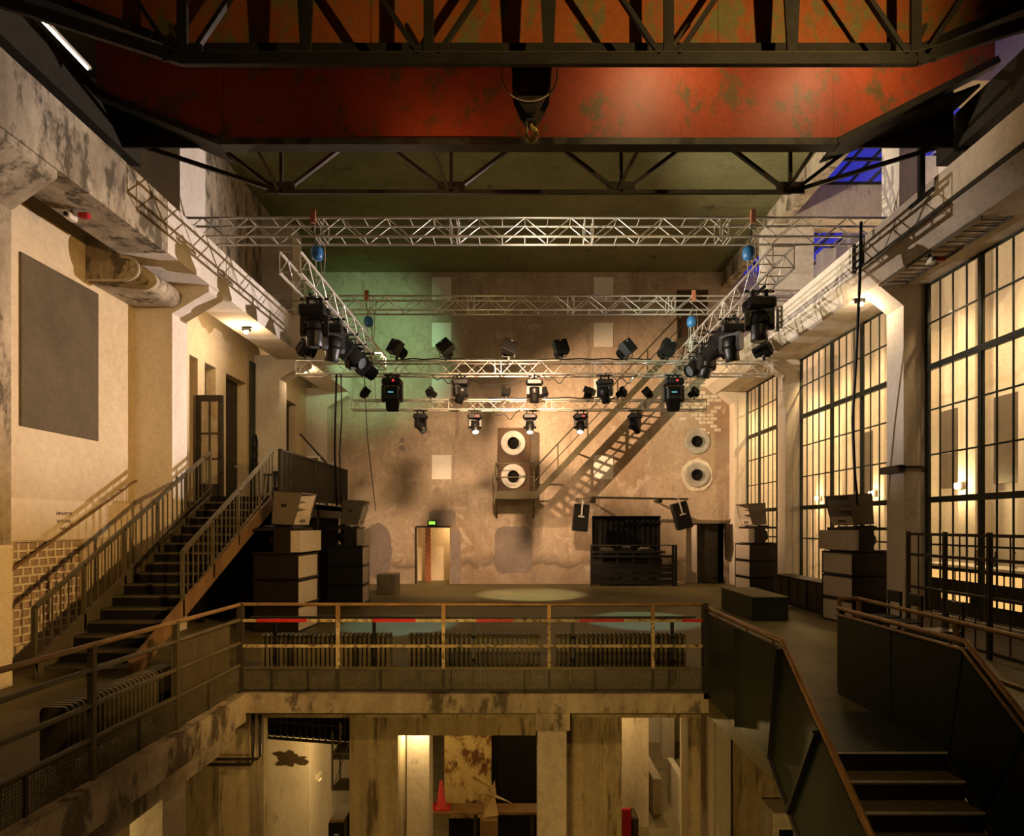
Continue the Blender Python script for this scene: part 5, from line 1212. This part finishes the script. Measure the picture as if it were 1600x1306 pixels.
MB().box(sx - .3, sx + .12, sy - .22, sy + .1, -3.5, -3.46).build('plinth_board', M['wood'], sc)
MB().box(sx - .16, sx + .14, sy - .14, sy + .14, -3.46, -3.02).build('upper_block', M['wood'], sc)
MB().add([(sx - .12, sy, -3.02), (sx + .16, sy - .1, -2.94), (sx + .1, sy + .1, -2.9), (sx - .05, sy, -2.6), (sx + .08, sy, -2.58)], [(0, 1, 2), (0, 1, 4, 3), (1, 2, 4), (2, 0, 3, 4)]).build('torso', M['tan'], sc)
MB().add([(sx - .26, sy - .05, -2.55), (sx + .1, sy - .1, -2.62), (sx + .42, sy, -2.78), (sx + .1, sy + .08, -2.66), (sx, sy, -2.56)], [(0, 1, 4), (1, 2, 4), (2, 3, 4), (3, 0, 4), (0, 3, 2, 1)]).build('wing', M['tan'], sc)
MB().bar((sx - .3, sy, -2.3), (sx + .08, sy, -2.52), .05, .05).build('spear', M['tan'], sc)
MB().add([(sx - .02, sy - .05, -2.6), (sx + .12, sy - .05, -2.6), (sx + .1, sy + .05, -2.6), (sx + .09, sy, -2.36)], [(0, 1, 2), (0, 1, 3), (1, 2, 3), (2, 0, 3)]).build('crest', M['tan'], sc)
# red chair
ch = thing('red_chair', 'red upholstered chair in the lower hall', 'chair', (1.95, 12.0, LZ))
MB().cbox(1.62, 2.12, 11.8, 12.3, -4.08, -3.96, .02).build('seat', M['red_plastic'], ch)
MB().cbox(1.62, 2.02, 11.76, 11.84, -3.98, -3.12, .02).build('backrest', M['red_plastic'], ch)
MB().cbox(2.02, 2.16, 11.8, 12.25, -3.96, -3.3, .03).build('armrest', M['blockmat'], ch)
for x in (1.66, 2.08):
    for y in (11.84, 12.26): MB().box(x - .015, x + .015, y - .015, y + .015, LZ, -4.08).build('leg', M['black'], ch)
# low walls in the distance
B(3.0, 3.2, 14.6, 18.6, LZ, -3.7).build('low_wall', M['conc'], None, 'low concrete wall in the distance of the lower hall', 'wall')
MB().box(3.5, 3.64, 14.0, 15.4, LZ, -3.5).build('low_wall', M['conc_lite'], None, 'pale low wall behind the narrow shaded pier', 'wall')
B(3.6, 6.4, 19.4, 19.6, LZ, -2.3).build('low_wall', M['conc_lite'], None, 'far pale parapet of the lower hall', 'wall')
# grille gantry, cage, black speaker, pipes
gr = thing('ceiling_grille', 'black hanging grille under the left part of the stage', 'grille', (-3.5, 10.5, -1.5))
for k in range(15): x = -4.26 + k * .105; MB().box(x - .008, x + .008, 10.48, 10.52, -1.40 - k * .008, -.3).build('grille_bar', M['black'], gr)
for z in (-1.38, -1.1, -.8, -.5): MB().bar((-4.3, 10.5, z), (-2.75, 10.5, z - .12), .04, .035).build('frame_rail', M['black'], gr)
MB().prism([(-4.3, -1.36), (-2.75, -1.48), (-2.75, -.28), (-4.3, -.28)], 'y', 10.56, 10.58).build('backing', M['black_matt'], gr)
cg = thing('wire_cage', 'square wire cage hanging beside the broad pier', 'cage', (-2.6, 9.4, -1.9))
for x in (-2.75, -2.45):
    for y in (9.3, 9.7): MB().box(x - .012, x + .012, y - .012, y + .012, -1.75, -.9).build('cage_bar', M['osteel'], cg)
for z in (-1.75, -1.3, -1.22): MB().box(-2.76, -2.44, 9.29, 9.71, z - .01, z + .01).build('cage_frame', M['osteel'], cg)
MB().bar((-2.75, 9.3, -1.75), (-2.45, 9.3, -.9), .012, .012).build('cage_brace', M['osteel'], cg)
MB().bar((-2.75, 9.3, -1.3), (-2.6, 9.3, -.9), .012, .012).build('cage_brace', M['osteel'], cg)
t = thing('floor_speaker', 'black box speaker with a pale symbol beside the broad pier', 'speaker', (-2.55, 9.2, LZ))
MB().cbox(-2.66, -2.44, 8.8, 9.3, -2.6, -2.0, .01).build('cabinet', M['black'], t)
MB().box(-2.66, -2.44, 8.8, 9.3, LZ, -2.6).build('stand', M['black_matt'], t)
MB().box(-2.65, -2.45, 8.82, 9.28, -2.0, -1.97).build('top', M['wood'], t)
lp = [(-2.55 + .05 * math.cos(a) * (1 if math.sin(a) < 0 else .7), 8.796, -2.2 + .05 * math.sin(a)) for a in [2 * math.pi * i / 12 for i in range(13)]]
MB().path(lp, .007, 5).build('symbol', M['ivory'], t)
pi = thing('drain_pipes', 'pair of dark bent pipes under the stage corner', 'pipes', (-3.45, 8.2, -1))
MB().path([(-3.44, 8.2, -.3), (-3.44, 8.2, -.92), (-3.47, 8.2, -.97), (-4.1, 8.2, -.97)], .022, 8).build('pipe', M['dsteel'], pi)
MB().path([(-3.35, 8.2, -.3), (-3.35, 8.2, -.86), (-3.38, 8.2, -.90), (-4.1, 8.2, -.90)], .018, 8).build('pipe', M['dsteel'], pi)
t = thing('white_cabinet', 'white appliance partly hidden behind the plate stair', 'cabinet', (4.15, 9.5, LZ))
MB().cbox(3.62, 4.1, 9.2, 9.7, LZ, -2.05, .015).build('body', M['ivory'], t)
MB().box(3.70, 3.9, 9.185, 9.2, -2.45, -2.28).build('display', M['black'], t)
MB().box(3.64, 3.66, 9.18, 9.2, -3.6, -2.6).build('handle', M['galv'], t)
t = thing('pit_lamp', 'small lamp on the yellow wall of the lower hall', 'lamp', (-3.95, 12.5, -2.75))
MB().cbox(-3.98, -3.89, 12.3, 12.5, -2.82, -2.70, .015).build('housing', M['ivory'], t)
MB().box(-3.95, -3.89, 12.34, 12.46, -2.84, -2.82).build('bulb', M['amber_glow'], t)
# lamps of the lower hall
point('lower_lamp', (-3.1, 11.2, -1.9), (1, .64, .22), 75, .08)
point('lower_lamp', (-1.55, 9.45, -.95), (1, .74, .36), 30, .03)
point('lower_lamp', (3.2, 17.0, -.8), (1, .68, .30), 160, .08)
point('lower_lamp', (1.75, 12.6, -1.6), (1, .64, .24), 110, .06)
point('lower_lamp', (-1.15, 11.8, -1.2), (1, .60, .20), 16, .05)
point('lower_lamp', (-4.6, 6.0, -.9), (1, .66, .24), 30, .08)
spot('lower_lamp_front', (-.3, 2.0, -.4), (.8, 9.2, -2.2), (1, .62, .18), 420, 90, .8, .15)

# ================================================================== small details
for i, (y, lab) in enumerate(((12.45, 'black insulator rack on the right crane beam below the front truss'), (16.2, 'black insulator rack on the right crane beam farther back'))):
    t = thing('insulator_rack', lab, 'insulators', (6.5, y, 6.95), 'insulator racks on the right crane beam')
    MB().box(6.50, 6.555, y + .1, y + .14, 6.95 + .08, 7.60).build('upright', M['black'], t)
    MB().box(6.50, 6.555, y - .14, y - .12, 6.95 + .08, 7.60).build('upright', M['rail_olive'], t)
    for k in range(4):
        z = 7.10 + k * .14
        MB().tube((6.52, y - .13, z), (6.52, y + .12, z), .008, 6).build('pin', M['black'], t)
        MB().lathe([(0, -.05), (.025, -.04), (.035, 0), (.025, .04), (0, .05)], (6.50, y + .05, z), (0, 1, 0), 10).build('insulator', M['blockmat'], t)
cb = thing('column_clamp', 'black steel clamp around the near right column', 'clamp', (7.4, 12.6, 3.1))
MB().box(7.28, 7.40, 12.34, 13.0, 3.12, 3.26).build('pad', M['black'], cb)
MB().box(7.28, 7.9, 12.34, 12.398, 3.2, 3.24).build('strap', M['dsteel'], cb)
eb = thing('exposed_bricks', 'whitewashed exposed bricks in the upper right corner of the back wall', 'bricks', (6.5, BW, 5.3))
me = MB().cbox(-.125, .125, -.012, 0, -.055, .055, .008).mesh('brick', M['conc_lite'])
rnd = random.Random(5)
for r_ in range(15):
    for c_ in range(5):
        x = 5.75 + c_ * .275 + (.137 if r_ % 2 else 0); z = 5.35 + r_ * .132
        if rnd.random() < .22 or x < 5.75 + (r_ < 4) * .5: continue
        share('brick', me, eb, (x, BW - .001 - rnd.random() * .004, z))
for i, (x0, x1, z, lab) in enumerate(((-3.2, -.6, 6.41, 'black cable lying along the left half of the wide cross truss'), (.4, 3.4, 6.41, 'black cable lying along the right half of the wide cross truss'), (-.9, 2.6, 5.47, 'black cable lying along the lowest truss'))):
    yy = 16.75 if z > 6 else 17.13
    cable([(x0 + (x1 - x0) * k / 16, yy + .03 * math.sin(k * 1.7), z + .012 + .03 * abs(math.sin(k * 2.3))) for k in range(17)], .016, lab)
for i, (x, z, lab) in enumerate(((-2.0, 6.03, 'looped cable under the left part of the wide cross truss'), (.9, 6.03, 'looped cable under the middle of the wide cross truss'), (2.7, 6.03, 'looped cable under the right part of the wide cross truss'), (-.4, 5.17, 'coiled cable under the middle of the lowest truss'))):
    yy = 16.75 if z > 6 else 17.2
    cable([(x - .35 + .7 * k / 12, yy, z - .18 * math.sin(math.pi * k / 12) * (1 + .5 * math.sin(k))) for k in range(13)], .012, lab)
